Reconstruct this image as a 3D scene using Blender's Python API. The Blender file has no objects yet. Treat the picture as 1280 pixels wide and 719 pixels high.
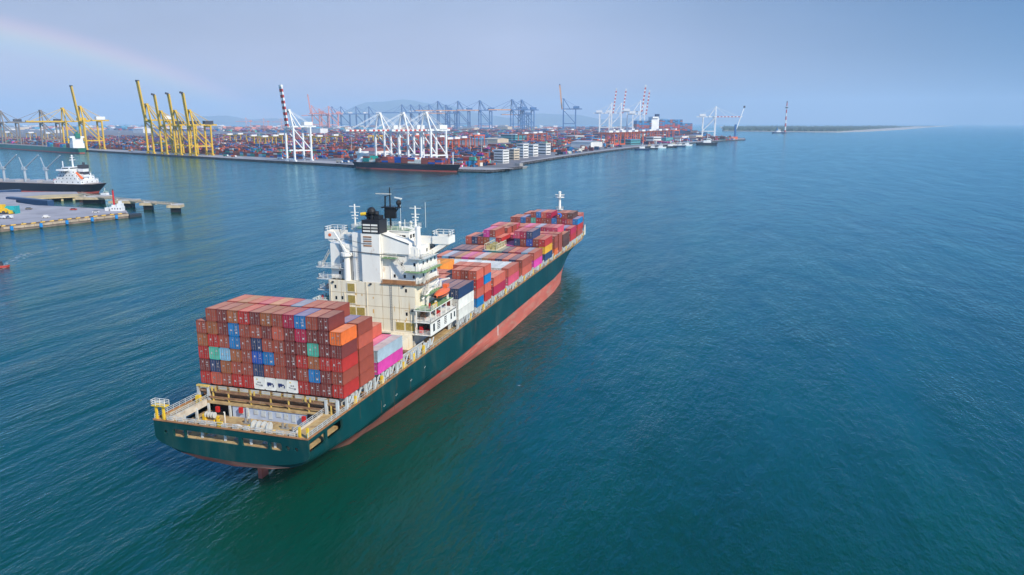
import bpy, math, random
from math import sin, cos, pi, radians, sqrt
from mathutils import Vector, Matrix
from mathutils.geometry import tessellate_polygon
from mathutils.bvhtree import BVHTree
random.seed(7)
RND = random.random
S = bpy.context.scene
COL = S.collection

# ------------------------------------------------------------------ camera, light, sky, exposure
CAM = Vector((-121.39, -85.68, 67.73))
YAW, PITCH, FPX = 0.28901, math.atan((359.5 - 153.37) / 942.6), 942.6
cd = bpy.data.cameras.new("camera"); cam = bpy.data.objects.new("camera", cd); COL.objects.link(cam)
cam.location = CAM
cam.rotation_euler = (pi / 2 - PITCH, 0, YAW - pi / 2)
cd.sensor_width = 36.0; cd.lens = 36.0 * FPX / 1280.0
cd.clip_start = 1.0; cd.clip_end = 60000.0
S.camera = cam

SUN_EL = radians(36.0); SUN_AZ = radians(57.6 + 180.0)      # where the sun stands, world angle from +x
sun_dir = Vector((cos(SUN_AZ) * cos(SUN_EL), sin(SUN_AZ) * cos(SUN_EL), sin(SUN_EL)))
sl = bpy.data.lights.new("sun", 'SUN'); sl.energy = 4.4; sl.angle = radians(1.2); sl.color = (1.0, 0.93, 0.82)
so = bpy.data.objects.new("sun", sl); COL.objects.link(so)
so.rotation_euler = (-sun_dir).to_track_quat('-Z', 'Y').to_euler(); so.location = (-200, -200, 300)

W = bpy.data.worlds.new("World"); S.world = W; W.use_nodes = True
nt = W.node_tree; nt.nodes.clear()
def nn(tree, kind, **kw):
    n = tree.nodes.new(kind)
    for k, v in kw.items():
        if hasattr(n, k): setattr(n, k, v)
        else: n.inputs[k].default_value = v
    return n
wo = nn(nt, 'ShaderNodeOutputWorld'); L = nt.links.new
sky = nn(nt, 'ShaderNodeTexSky', sky_type='NISHITA', sun_disc=False)
sky.sun_elevation = SUN_EL; sky.sun_rotation = pi / 2 - SUN_AZ
sky.air_density = 1.0; sky.dust_density = 2.0; sky.ozone_density = 2.0
bg1 = nn(nt, 'ShaderNodeBackground', Strength=0.09); L(sky.outputs[0], bg1.inputs[0])
# the sheet of rain cloud low in the sky: direction only (elevation and soft clouds)
tc = nn(nt, 'ShaderNodeTexCoord'); sp = nn(nt, 'ShaderNodeSeparateXYZ'); L(tc.outputs['Generated'], sp.inputs[0])
cr = nn(nt, 'ShaderNodeValToRGB'); L(sp.outputs[2], cr.inputs[0])
e = cr.color_ramp.elements
e[0].position = 0.0; e[0].color = (0.47, 0.455, 0.56, 1)
e[1].position = 1.0; e[1].color = (0.07, 0.20, 0.48, 1)
for p, c in ((0.05, (0.46, 0.455, 0.57, 1)), (0.15, (0.335, 0.41, 0.58, 1)), (0.20, (0.12, 0.44, 1.04, 1)), (0.33, (0.01, 0.46, 1.34, 1)), (0.6, (0.03, 0.26, 0.66, 1))):  # upper blue stops: unseen sky, deepened to tint the water's reflections
    q = e.new(p); q.color = c
mp = nn(nt, 'ShaderNodeMapping'); mp.inputs['Scale'].default_value = (1.2, 1.2, 4.5); L(tc.outputs['Generated'], mp.inputs[0])
ns = nn(nt, 'ShaderNodeTexNoise'); ns.inputs['Scale'].default_value = 1.7; ns.inputs['Detail'].default_value = 6; L(mp.outputs[0], ns.inputs[0])
mr = nn(nt, 'ShaderNodeMapRange'); L(ns.outputs[0], mr.inputs[0]); mr.inputs[1].default_value = .3; mr.inputs[2].default_value = .7; mr.inputs[3].default_value = .86; mr.inputs[4].default_value = 1.10
# blue is deeper away from the sun-lit rain curtain (towards -y)
vr = nn(nt, 'ShaderNodeVectorMath', operation='DOT_PRODUCT'); L(tc.outputs['Generated'], vr.inputs[0])
vr.inputs[1].default_value = (sin(YAW), -cos(YAW), 0)
side = nn(nt, 'ShaderNodeMapRange'); L(vr.outputs['Value'], side.inputs[0]); side.inputs[1].default_value = 0.0; side.inputs[2].default_value = .62; side.inputs[3].default_value = 0; side.inputs[4].default_value = 1
tint = nn(nt, 'ShaderNodeMix', data_type='RGBA'); tint.inputs[6].default_value = (1, 1, 1, 1); tint.inputs[7].default_value = (0.03, 0.33, 0.62, 1); lowz = nn(nt, 'ShaderNodeMapRange'); L(sp.outputs[2], lowz.inputs[0]); lowz.inputs[1].default_value = .16; lowz.inputs[2].default_value = .26; lowz.inputs[3].default_value = 1; lowz.inputs[4].default_value = .25
sf = nn(nt, 'ShaderNodeMath', operation='MULTIPLY'); L(side.outputs[0], sf.inputs[0]); L(lowz.outputs[0], sf.inputs[1]); L(sf.outputs[0], tint.inputs[0])
mul = nn(nt, 'ShaderNodeMix', data_type='RGBA', blend_type='MULTIPLY'); mul.inputs[0].default_value = 1; L(cr.outputs[0], mul.inputs[6]); L(tint.outputs[2], mul.inputs[7])
mul2 = nn(nt, 'ShaderNodeVectorMath', operation='SCALE'); L(mul.outputs[2], mul2.inputs[0]); L(mr.outputs[0], mul2.inputs['Scale'])
# rainbow: 40 to 42.5 degrees round the point opposite the sun
dp = nn(nt, 'ShaderNodeVectorMath', operation='DOT_PRODUCT'); L(tc.outputs['Generated'], dp.inputs[0]); dp.inputs[1].default_value = tuple(-sun_dir)
ac = nn(nt, 'ShaderNodeMath', operation='ARCCOSINE'); L(dp.outputs['Value'], ac.inputs[0])
rb = nn(nt, 'ShaderNodeMapRange'); L(ac.outputs[0], rb.inputs[0]); rb.inputs[1].default_value = radians(39.2); rb.inputs[2].default_value = radians(43.4)
rr = nn(nt, 'ShaderNodeValToRGB'); L(rb.outputs[0], rr.inputs[0]); rr.color_ramp.interpolation = 'B_SPLINE'
re_ = rr.color_ramp.elements; re_[0].position = 0; re_[0].color = (.05, .06, .07, 1); re_[1].position = 1; re_[1].color = (0, 0, 0, 1)
for p, c in ((.38, (.25, .34, .45, 1)), (.55, (.2, .62, .5, 1)), (.68, (.8, .72, .25, 1)), (.80, (1, .36, .26, 1)), (.92, (.15, .02, .03, 1))):
    q = re_.new(p); q.color = c
elr = nn(nt, 'ShaderNodeMapRange'); L(vr.outputs['Value'], elr.inputs[0]); elr.inputs[1].default_value = -.75; elr.inputs[2].default_value = -.33; elr.inputs[3].default_value = .22; elr.inputs[4].default_value = .20
rs = nn(nt, 'ShaderNodeVectorMath', operation='SCALE'); L(rr.outputs[0], rs.inputs[0]); L(elr.outputs[0], rs.inputs['Scale'])
ad = nn(nt, 'ShaderNodeVectorMath', operation='ADD'); L(mul2.outputs[0], ad.inputs[0]); L(rs.outputs[0], ad.inputs[1])
bg2 = nn(nt, 'ShaderNodeBackground', Strength=1.0); L(ad.outputs[0], bg2.inputs[0])
ms = nn(nt, 'ShaderNodeMixShader'); ms.inputs[0].default_value = .88; L(bg1.outputs[0], ms.inputs[1]); L(bg2.outputs[0], ms.inputs[2]); L(ms.outputs[0], wo.inputs[0])

S.view_settings.view_transform = 'Standard'; S.view_settings.look = 'None'
S.view_settings.exposure = 0.28; S.view_settings.gamma = 1.0
S.render.engine = 'CYCLES'
S.cycles.use_denoising = True
S.cycles.max_bounces = 6; S.cycles.volume_bounces = 1; S.cycles.diffuse_bounces = 2; S.cycles.glossy_bounces = 3
S.cycles.sample_clamp_indirect = 6

# ------------------------------------------------------------------ helpers
_f = Vector((cos(YAW) * cos(PITCH), sin(YAW) * cos(PITCH), -sin(PITCH))); _r = Vector((sin(YAW), -cos(YAW), 0)); _u = _r.cross(_f)
def G(u, v, z=0.0):
    """where the line of sight through photo pixel (u, v) meets the level plane z: a place on the ground or the water"""
    q = _f + _r * ((u - 640) / FPX) - _u * ((v - 359.5) / FPX)
    t = (z - CAM.z) / q.z
    return CAM + q * t
def depth(p): return (Vector(p) - CAM).dot(_f)

_mats = {}
def mat(name, col, rough=.6, metal=0.0, var=.12, scale=.8, dirt=None, dirt_amt=0.0, bump=0.0, spec=.4, stretch=(1, 1, 1), objvar=0.0):
    if name in _mats: return _mats[name]
    m = bpy.data.materials.new(name); m.use_nodes = True; t = m.node_tree; b = t.nodes['Principled BSDF']; K = t.links.new
    b.inputs['Roughness'].default_value = rough; b.inputs['Metallic'].default_value = metal; b.inputs['Specular IOR Level'].default_value = spec
    co = nn(t, 'ShaderNodeTexCoord'); mpp = nn(t, 'ShaderNodeMapping'); mpp.inputs['Scale'].default_value = stretch; K(co.outputs['Object'], mpp.inputs[0])
    n = nn(t, 'ShaderNodeTexNoise'); n.inputs['Scale'].default_value = scale; n.inputs['Detail'].default_value = 5; K(mpp.outputs[0], n.inputs[0])
    r = nn(t, 'ShaderNodeMapRange'); r.inputs[1].default_value = .3; r.inputs[2].default_value = .7; r.inputs[3].default_value = 1 - var; r.inputs[4].default_value = 1 + var; K(n.outputs[0], r.inputs[0])
    s = nn(t, 'ShaderNodeVectorMath', operation='SCALE'); s.inputs[0].default_value = col[:3]; K(r.outputs[0], s.inputs['Scale'])
    out = s.outputs[0]
    if objvar:
        oi = nn(t, 'ShaderNodeObjectInfo'); r2 = nn(t, 'ShaderNodeMapRange'); r2.inputs[3].default_value = 1 - objvar; r2.inputs[4].default_value = 1 + objvar; K(oi.outputs['Random'], r2.inputs[0])
        s2 = nn(t, 'ShaderNodeVectorMath', operation='SCALE'); K(out, s2.inputs[0]); K(r2.outputs[0], s2.inputs['Scale']); out = s2.outputs[0]
    if dirt:
        n2 = nn(t, 'ShaderNodeTexNoise'); n2.inputs['Scale'].default_value = scale * 1.7; n2.inputs['Detail'].default_value = 8; n2.inputs['Roughness'].default_value = .65; K(mpp.outputs[0], n2.inputs[0])
        r3 = nn(t, 'ShaderNodeMapRange'); r3.inputs[1].default_value = .66 - dirt_amt * .3; r3.inputs[2].default_value = .78 - dirt_amt * .15; K(n2.outputs[0], r3.inputs[0])
        mx = nn(t, 'ShaderNodeMix', data_type='RGBA'); K(r3.outputs[0], mx.inputs[0]); K(out, mx.inputs[6]); mx.inputs[7].default_value = (*dirt, 1); out = mx.outputs[2]
    K(out, b.inputs['Base Color'])
    if bump:
        bp = nn(t, 'ShaderNodeBump'); bp.inputs['Distance'].default_value = bump; bp.inputs['Strength'].default_value = .7; K(n.outputs[0], bp.inputs['Height']); K(bp.outputs[0], b.inputs['Normal'])
    _mats[name] = m
    return m

class MB:
    """collects shapes; build() links them as one mesh object"""
    def __init__(s): s.v = []; s.f = []; s.m = []; s.marks = []
    def mark(s): s.marks.append((len(s.v), len(s.f))); return s
    def quad(s, *p, mi=0):
        i = len(s.v); s.v += [tuple(q) for q in p]; s.f.append(tuple(range(i, i + len(p)))); s.m.append(mi); return s
    def box(s, x0, x1, y0, y1, z0, z1, mi=0, bottom=True):
        i = len(s.v); s.v += [(x0, y0, z0), (x1, y0, z0), (x1, y1, z0), (x0, y1, z0), (x0, y0, z1), (x1, y0, z1), (x1, y1, z1), (x0, y1, z1)]
        fs = [(4, 5, 6, 7), (0, 1, 5, 4), (1, 2, 6, 5), (2, 3, 7, 6), (3, 0, 4, 7)] + ([(3, 2, 1, 0)] if bottom else [])
        for f in fs: s.f.append(tuple(i + k for k in f)); s.m.append(mi)
        return s
    def obox(s, c, ax, ay, hx, hy, z0, z1, mi=0, mtop=None):
        """upright box round c with half sizes hx, hy along the level unit vectors ax, ay"""
        c = Vector(c); i = len(s.v)
        for z in (z0, z1):
            for a, b in ((-1, -1), (1, -1), (1, 1), (-1, 1)):
                p = c + ax * (a * hx) + ay * (b * hy); s.v.append((p.x, p.y, z))
        for k, f in enumerate([(4, 5, 6, 7), (0, 1, 5, 4), (1, 2, 6, 5), (2, 3, 7, 6), (3, 0, 4, 7)]):
            s.f.append(tuple(i + j for j in f)); s.m.append(mtop if (k == 0 and mtop is not None) else mi)
        return s
    def bar(s, a, b, w=.1, h=None, mi=0):
        a = Vector(a); b = Vector(b); d = b - a
        if d.length < 1e-6: return s
        d.normalize(); h = h or w
        up = Vector((0, 0, 1)) if abs(d.z) < .9 else Vector((1, 0, 0))
        x = d.cross(up).normalized() * (w / 2); y = x.cross(d).normalized() * (h / 2); i = len(s.v)
        for p in (a, b):
            for q in (-x - y, x - y, x + y, -x + y): s.v.append(tuple(p + q))
        for f in [(0, 1, 2, 3), (7, 6, 5, 4), (0, 4, 5, 1), (1, 5, 6, 2), (2, 6, 7, 3), (3, 7, 4, 0)]: s.f.append(tuple(i + k for k in f)); s.m.append(mi)
        return s
    def cyl(s, a, b, r0, r1=None, n=10, mi=0, cap=True):
        a = Vector(a); b = Vector(b); r1 = r0 if r1 is None else r1; d = (b - a).normalized()
        up = Vector((0, 0, 1)) if abs(d.z) < .9 else Vector((1, 0, 0))
        x = d.cross(up).normalized(); y = x.cross(d); i = len(s.v)
        for p, r in ((a, r0), (b, r1)):
            for k in range(n):
                t = 2 * pi * k / n; s.v.append(tuple(p + x * (cos(t) * r) + y * (sin(t) * r)))
        for k in range(n):
            j = (k + 1) % n; s.f.append((i + k, i + n + k, i + n + j, i + j)); s.m.append(mi)
        if cap: s.f.append(tuple(i + n + k for k in range(n))[::-1]); s.m.append(mi); s.f.append(tuple(i + k for k in range(n))); s.m.append(mi)
        return s
    def dome(s, c, r, n=10, k=5, mi=0, squash=1.0, full=True):
        c = Vector(c); i = len(s.v); lo = -pi / 2 if full else 0
        for a in range(k + 1):
            t = lo + (pi / 2 - lo) * a / k
            for b in range(n): s.v.append((c.x + r * cos(t) * cos(2 * pi * b / n), c.y + r * cos(t) * sin(2 * pi * b / n), c.z + r * sin(t) * squash))
        for a in range(k):
            for b in range(n):
                j = (b + 1) % n; s.f.append((i + a * n + b, i + a * n + j, i + a * n + n + j, i + a * n + n + b)); s.m.append(mi)
        return s
    def prism(s, pts, z0, z1, mi=0, mtop=None, bottom=False):
        n = len(pts); i = len(s.v)
        for z in (z0, z1):
            for p in pts: s.v.append((p[0], p[1], z))
        for t in tessellate_polygon([[Vector((p[0], p[1], 0)) for p in pts]]):
            a, b, c = t
            P = [Vector((pts[k][0], pts[k][1], 0)) for k in t]
            if (P[1] - P[0]).cross(P[2] - P[0]).z < 0: a, b, c = a, c, b
            s.f.append((i + n + a, i + n + b, i + n + c)); s.m.append(mi if mtop is None else mtop)
            if bottom: s.f.append((i + a, i + c, i + b)); s.m.append(mi)
        for k in range(n):
            j = (k + 1) % n; s.f.append((i + k, i + j, i + n + j, i + n + k)); s.m.append(mi)
        return s
    def rail(s, pts, h=1.05, step=1.6, w=.07, mi=0, bars=3):
        for a, b in zip(pts, pts[1:]):
            a = Vector(a); b = Vector(b); n = max(1, int(round((b - a).length / step)))
            for k in range(n + 1):
                p = a.lerp(b, k / n); s.bar(p, p + Vector((0, 0, h)), w, mi=mi)
            for q in range(bars):
                z = Vector((0, 0, h * (q + 1) / bars)); s.bar(a + z, b + z, w, mi=mi)
        return s
    def build(s, name, mats, parent=None, loc=None, smooth=False):
        me = bpy.data.meshes.new(name); me.from_pydata(s.v, [], s.f)
        mats = mats if isinstance(mats, (list, tuple)) else [mats]
        for m in mats: me.materials.append(m)
        if len(mats) > 1: me.polygons.foreach_set('material_index', s.m)
        if smooth: me.polygons.foreach_set('use_smooth', [True] * len(me.polygons))
        me.update()
        o = bpy.data.objects.new(name, me); COL.objects.link(o)
        if parent is not None: o.parent = parent
        if loc is not None: o.location = loc
        return o
def build_each(mb, make, auto=False):
    """make(piece) for every piece: from mark to mark, or (auto) every closed shape by itself"""
    out = []
    if auto:
        par = list(range(len(mb.v)))
        def find(a):
            while par[a] != a: par[a] = par[par[a]]; a = par[a]
            return a
        for f in mb.f:
            r0 = find(f[0])
            for k in f[1:]:
                r1 = find(k)
                if r1 != r0: par[r1] = r0
        groups = {}
        for i, f in enumerate(mb.f): groups.setdefault(find(f[0]), []).append(i)
        for g in groups.values():
            q = MB(); mp_ = {}
            for i in g:
                nf = []
                for k in mb.f[i]:
                    if k not in mp_: mp_[k] = len(q.v); q.v.append(mb.v[k])
                    nf.append(mp_[k])
                q.f.append(tuple(nf)); q.m.append(mb.m[i])
            out.append(make(q))
        return out
    mk = mb.marks + [(len(mb.v), len(mb.f))]
    for (v0, f0), (v1, f1) in zip(mk, mk[1:]):
        if f1 > f0:
            q = MB(); q.v = mb.v[v0:v1]; q.f = [tuple(k - v0 for k in f) for f in mb.f[f0:f1]]; q.m = mb.m[f0:f1]; out.append(make(q))
    return out
def shifted(mb, off):
    ox, oy, oz = off; mb.v = [(x - ox, y - oy, z - oz) for x, y, z in mb.v]; return mb
def tag(o, label=None, cat=None, group=None, kind=None):
    if label: o['label'] = label
    if cat: o['category'] = cat
    if group: o['group'] = group
    if kind: o['kind'] = kind
    return o
def empty(name, loc=(0, 0, 0), rz=0.0, sc=1.0):
    o = bpy.data.objects.new(name, None); COL.objects.link(o); o.location = loc; o.rotation_euler = (0, 0, rz); o.scale = (sc, sc, sc); o.empty_display_size = 1; return o
def copy_tree(o, parent=None):
    c = o.copy(); COL.objects.link(c); c.parent = parent
    for ch in list(o.children): copy_tree(ch, c)
    return c

# ------------------------------------------------------------------ materials
M_white = mat('white paint', (.80, .76, .67), .45, var=.06, scale=.35, dirt=(.42, .24, .10), dirt_amt=.12, stretch=(1, 1, .35))
M_cream = mat('cream paint', (.76, .67, .50), .5, var=.07, scale=.3, dirt=(.60, .38, .13), dirt_amt=.32, stretch=(3, 3, .2))
M_black = mat('black funnel paint', (.018, .018, .022), .5, var=.2)
M_sootshade = mat('soot and shade black', (.012, .012, .012), .6, var=.3)
M_green = mat('dark green hull paint', (.002, .046, .046), .38, var=.22, scale=.16, dirt=(.028, .070, .060), dirt_amt=.45, stretch=(1, 1, .25), spec=.3)
M_red = mat('antifouling red', (.50, .115, .075), .65, var=.18, scale=.2, dirt=(.44, .22, .16), dirt_amt=.6, stretch=(.35, .35, 1.6))
M_rustdeck = mat('worn deck paint', (.44, .31, .14), .8, var=.28, scale=.5, dirt=(.26, .13, .05), dirt_amt=.6)
M_deckbrown = mat('rusty brown steel', (.25, .13, .065), .8, var=.3, scale=.7, dirt=(.40, .30, .18), dirt_amt=.45)
M_palesteel = mat('pale grey green steel', (.50, .52, .50), .55, var=.15, scale=.6, dirt=(.38, .22, .09), dirt_amt=.35)
M_bluewall = mat('pale blue bulkhead', (.42, .48, .58), .55, var=.12, scale=.5, dirt=(.45, .30, .15), dirt_amt=.3)
M_yellow = mat('yellow paint', (.75, .48, .03), .55, var=.15)
M_dyellow = mat('ochre louvre', (.42, .30, .07), .6, var=.2, scale=2)
M_dkglass = mat('dark window glass', (.012, .016, .02), .12, var=.1, spec=.6)
M_shadow = mat('dark opening', (.01, .01, .011), .9, var=.2)
M_gdeck = mat('green deck paint', (.16, .30, .13), .7, var=.25, scale=.8, dirt=(.34, .27, .12), dirt_amt=.5)
M_rustbar = mat('rust', (.33, .15, .06), .85, var=.3, scale=.9)
M_orange = mat('lifeboat orange', (.72, .14, .04), .4, var=.08)
M_fire = mat('fire red', (.5, .02, .02), .4)
M_steel = mat('bare steel', (.30, .30, .29), .45, metal=.3, var=.2)
M_rope = mat('mooring rope', (.50, .47, .40), .9, var=.2, scale=3)

PAL = {  # container paints, real base colours
 'm': ('maroon', (.310, .064, .036)), 'k': ('dark maroon', (.190, .038, .030)), 'o': ('rust brown', (.340, .105, .036)), 'R': ('red', (.440, .030, .022)),
 'C': ('crimson', (.400, .018, .055)), 'c': ('coral', (.520, .105, .060)), 'O': ('orange', (.700, .140, .025)), 'b': ('blue', (.006, .170, .400)),
 'n': ('navy', (.022, .050, .120)), 'B': ('royal blue', (.008, .080, .360)), 'l': ('pale blue', (.200, .420, .540)), 'g': ('green', (.080, .420, .290)),
 't': ('teal', (.010, .240, .210)), 'w': ('white', (.720, .690, .600)), 'M': ('magenta', (.600, .050, .290)), 'p': ('pink red', (.560, .070, .120)),
 's': ('silver', (.360, .440, .480)), 'y': ('yellow', (.780, .400, .020)), 'a': ('amber', (.760, .270, .030)), 'T': ('tan', (.520, .240, .110)), 'd': ('dark brown', (.110, .045, .030))}
_cm = {}
def cmat(code, part):
    """paint of a container: side (corrugated), roof (sun-bleached, plus sky sheen mixed into its colour), door"""
    if (code, part) in _cm: return _cm[(code, part)]
    name, c = PAL[code]
    if part == 'roof':
        f = .42; g = (.82, .42, .25); c = tuple(a * (1 - f) + b * f for a, b in zip(c, g)) if code not in 'wa' else c
    m = mat(f'{name} container {part}', c, .55 if part != 'roof' else .75, var=.14, scale=.5, dirt=tuple(x * .55 + .03 for x in c), dirt_amt=.22, objvar=.16)
    if part == 'side':
        t = m.node_tree; b = t.nodes['Principled BSDF']
        co = nn(t, 'ShaderNodeTexCoord'); wv = nn(t, 'ShaderNodeTexWave', wave_type='BANDS', bands_direction='X'); wv.inputs['Scale'].default_value = 1.15
        t.links.new(co.outputs['Object'], wv.inputs[0]); bp = nn(t, 'ShaderNodeBump'); bp.inputs['Distance'].default_value = .04; bp.inputs['Strength'].default_value = .55
        t.links.new(wv.outputs['Fac'], bp.inputs['Height']); t.links.new(bp.outputs[0], b.inputs['Normal'])
    _cm[(code, part)] = m
    return m

# ------------------------------------------------------------------ water
def water_mat():
    m = bpy.data.materials.new('sea water'); m.use_nodes = True; t = m.node_tree; K = t.links.new; b = t.nodes['Principled BSDF']
    co = nn(t, 'ShaderNodeTexCoord')
    def noise(sc, det, stretch=(1, 1, 1), rot=0.0, rough=.5):
        mm = nn(t, 'ShaderNodeMapping'); mm.inputs['Scale'].default_value = stretch; mm.inputs['Rotation'].default_value = (0, 0, rot); K(co.outputs['Object'], mm.inputs[0])
        n = nn(t, 'ShaderNodeTexNoise'); n.inputs['Scale'].default_value = sc; n.inputs['Detail'].default_value = det; n.inputs['Roughness'].default_value = rough; K(mm.outputs[0], n.inputs[0]); return n.outputs[0]
    big = noise(.007, 5, (1, 3.2, 1), .35, .6)
    mx = nn(t, 'ShaderNodeMix', data_type='RGBA'); mx.inputs[6].default_value = (.0003, .035, .021, 1); mx.inputs[7].default_value = (.0008, .056, .034, 1)
    r = nn(t, 'ShaderNodeMapRange'); r.inputs[1].default_value = .35; r.inputs[2].default_value = .65; K(big, r.inputs[0]); K(r.outputs[0], mx.inputs[0]); K(mx.outputs[2], b.inputs['Base Color'])
    b.subsurface_method = 'BURLEY'; b.inputs['Subsurface Weight'].default_value = .85; b.inputs['Subsurface Radius'].default_value = (1, 1, 1); b.inputs['Subsurface Scale'].default_value = 24.0
    b.inputs['Roughness'].default_value = .11; b.inputs['IOR'].default_value = 1.32; b.inputs['Specular IOR Level'].default_value = .5; b.inputs['Specular Tint'].default_value = (.34, .90, 1, 1)
    def mul(a, k):
        q = nn(t, 'ShaderNodeMath', operation='MULTIPLY'); K(a, q.inputs[0])
        if isinstance(k, float): q.inputs[1].default_value = k
        else: K(k, q.inputs[1])
        return q.outputs[0]
    def add(a, c):
        q = nn(t, 'ShaderNodeMath', operation='ADD'); K(a, q.inputs[0]); K(c, q.inputs[1]); return q.outputs[0]
    swell = mul(noise(.06, 3, (1, 2.4, 1), .35, .5), .50)
    chop = mul(noise(.30, 4, (1, 2.2, 1), .25, .55), .29)
    rip = mul(noise(1.1, 3, (1, 1.6, 1), .6, .55), .105)
    gust = nn(t, 'ShaderNodeMapRange'); gust.inputs[1].default_value = .3; gust.inputs[2].default_value = .7; gust.inputs[3].default_value = .50; gust.inputs[4].default_value = 1.45; K(noise(.010, 5, (1, 4.0, 1), .25, .6), gust.inputs[0])
    long_ = mul(noise(.018, 2, (1, 2.6, 1), -.2, .5), .9)
    h = mul(add(add(add(swell, chop), rip), long_), gust.outputs[0])
    bp = nn(t, 'ShaderNodeBump'); bp.inputs['Strength'].default_value = 1.0; bp.inputs['Distance'].default_value = 1.0; K(h, bp.inputs['Height']); K(bp.outputs[0], b.inputs['Normal'])
    b.inputs['Specular IOR Level'].default_value = 0.0
    g = nn(t, 'ShaderNodeBsdfGlossy'); g.inputs['Color'].default_value = (.62, .94, 1.0, 1); g.inputs['Roughness'].default_value = .10; K(bp.outputs[0], g.inputs['Normal'])
    fz = nn(t, 'ShaderNodeFresnel'); fz.inputs['IOR'].default_value = 1.37; K(bp.outputs[0], fz.inputs['Normal'])
    mm_ = nn(t, 'ShaderNodeMixShader'); K(fz.outputs[0], mm_.inputs[0]); K(b.outputs[0], mm_.inputs[1]); K(g.outputs[0], mm_.inputs[2]); K(mm_.outputs[0], t.nodes['Material Output'].inputs['Surface'])
    return m
M_water = water_mat()
w_ = MB(); w_.quad((-9000, -26000, 0), (36000, -26000, 0), (36000, 34000, 0), (-9000, 34000, 0))
sea = tag(w_.build('sea_water', M_water), kind='structure')

# ------------------------------------------------------------------ the terminal land, spit and hills
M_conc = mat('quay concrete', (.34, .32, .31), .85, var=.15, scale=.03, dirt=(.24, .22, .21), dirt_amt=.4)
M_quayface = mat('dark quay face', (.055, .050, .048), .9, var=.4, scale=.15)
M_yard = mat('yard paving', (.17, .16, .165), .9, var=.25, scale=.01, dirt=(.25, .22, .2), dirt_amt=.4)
M_sand = mat('rubble revetment', (.42, .37, .32), .95, var=.25, scale=.05)
ZL = 3.5
shore = [(-140, 173), (-30, 180), (60, 184.6), (130, 188.8), (300, 198.6), (440, 206.0), (500, 209), (578, 211.8), (612, 212.6), (648, 208.4), (651, 203.5), (700, 196), (760, 188), (795, 184), (860, 178.6), (908, 175.2), (932, 174.2), (931, 172.6), (900, 171.2), (872, 167.0), (858, 161.5), (800, 158.8), (300, 158.4), (-200, 158.4)]
pts = [G(u, v, ZL) for u, v in shore]
land = MB(); land.prism([(p.x, p.y) for p in pts], -1.0, ZL, mi=1, mtop=0)
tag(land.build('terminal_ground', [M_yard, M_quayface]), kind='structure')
# paler apron along the berth
A0, A1 = G(-30, 180, ZL), G(612, 212.6, ZL)
qd = (G(440, 206, ZL) - G(130, 188.8, ZL)); qd.z = 0; qd.normalize()            # along the berth
inl = Vector((-qd.y, qd.x, 0));                                                    # inland
if inl.dot(_f) < 0: inl = -inl
ap = MB(); o0, o1 = G(-30, 180, ZL), G(610, 212.2, ZL)
apz = ZL + .02
front = [G(u, v + .05, ZL) for u, v in ((-30, 179.9), (60, 184.5), (130, 188.7), (300, 198.5), (440, 205.9), (578, 211.6), (612, 212.4))]
ap.prism([(p.x + inl.x * 1.5, p.y + inl.y * 1.5) for p in front] + [(p.x + inl.x * 52, p.y + inl.y * 52) for p in reversed(front)], ZL - .2, apz)
rs_ = [G(u, v, ZL) for u, v in ((651, 203.4), (700, 195.9), (760, 187.9), (795, 183.9), (860, 178.5), (908, 175.1), (931, 174.1))]
rin = [G(u, v - 1.3, ZL) for u, v in ((651, 203.4), (700, 195.9), (760, 187.9), (795, 183.9), (860, 178.5), (908, 175.1), (930, 174.3))]
ap.prism([(p.x, p.y) for p in rs_] + [(p.x, p.y) for p in reversed(rin)], ZL - .2, apz)
tag(ap.build('quay_pavement', M_conc), kind='structure')
# spit of land beyond the harbour mouth, with its scrub
spit = [(905, 163.8), (960, 164.6), (1010, 165.2), (1045, 165.4), (1090, 164.0), (1130, 161.8), (1165, 158.9), (1193, 157.4), (1188, 157.1), (1140, 157.6), (1080, 157.8), (900, 158.2)]
sp_ = MB(); sp_.prism([(p.x, p.y) for p in (G(u, v, 2) for u, v in spit)], -1, 2.0)
tag(sp_.build('spit_ground', M_sand), kind='structure')
M_scrub = mat('scrub foliage', (.040, .060, .035), .9, var=.45, scale=.02)
sc_ = MB()
for i in range(2600):
    t = RND(); u = 905 + 262 * t
    vmax = 163.4 + 1.0 * min(1, (u - 905) / 100) if u < 1045 else 164.4 - (u - 1045) * .062
    p = G(u, 158.2 + (vmax - 158.2) * RND() ** .7 if vmax > 158.6 else 158.2, 2)
    r = 12 + 22 * RND(); h = (9 + 15 * RND()) * (1 if u < 1120 else .5)
    sc_.dome((p.x, p.y, 2), r, n=6, k=2, squash=h / r, full=False)
tag(sc_.build('scrubland_foliage', M_scrub), 'dark low scrub covering the far spit beyond the harbour mouth', kind='stuff')
# hills far inland
M_hill = mat('far wooded hill', (.07, .10, .08), .95, var=.3, scale=.0008)
hl = MB(); Dh = 29000.0
def ridge(us, D, name):
    mb = MB(); n = len(us)
    base = []
    for u, v in us:
        d = _f.copy(); d.z = 0; d.normalize(); c = CAM.copy(); c.z = 0
        p = c + d * D + _r * ((u - 640) / FPX * D * 1.022)
        h = CAM.z + (153.37 - v) / FPX * D
        base.append((p, max(5.0, h)))
    d2 = _f.copy(); d2.z = 0; d2.normalize()
    for (p, h), (p2, h2) in zip(base, base[1:]):
        rows = [(0, 0), (900, .55), (1700, .93), (2300, 1.0), (3600, .6)]
        for (a, fa), (b2, fb) in zip(rows, rows[1:]):
            mb.quad(tuple(p + d2 * a + Vector((0, 0, h * fa))), tuple(p2 + d2 * a + Vector((0, 0, h2 * fa))), tuple(p2 + d2 * b2 + Vector((0, 0, h2 * fb))), tuple(p + d2 * b2 + Vector((0, 0, h * fb))))
    return tag(mb.build(name, M_hill, smooth=True), kind='structure')
us = []
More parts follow.
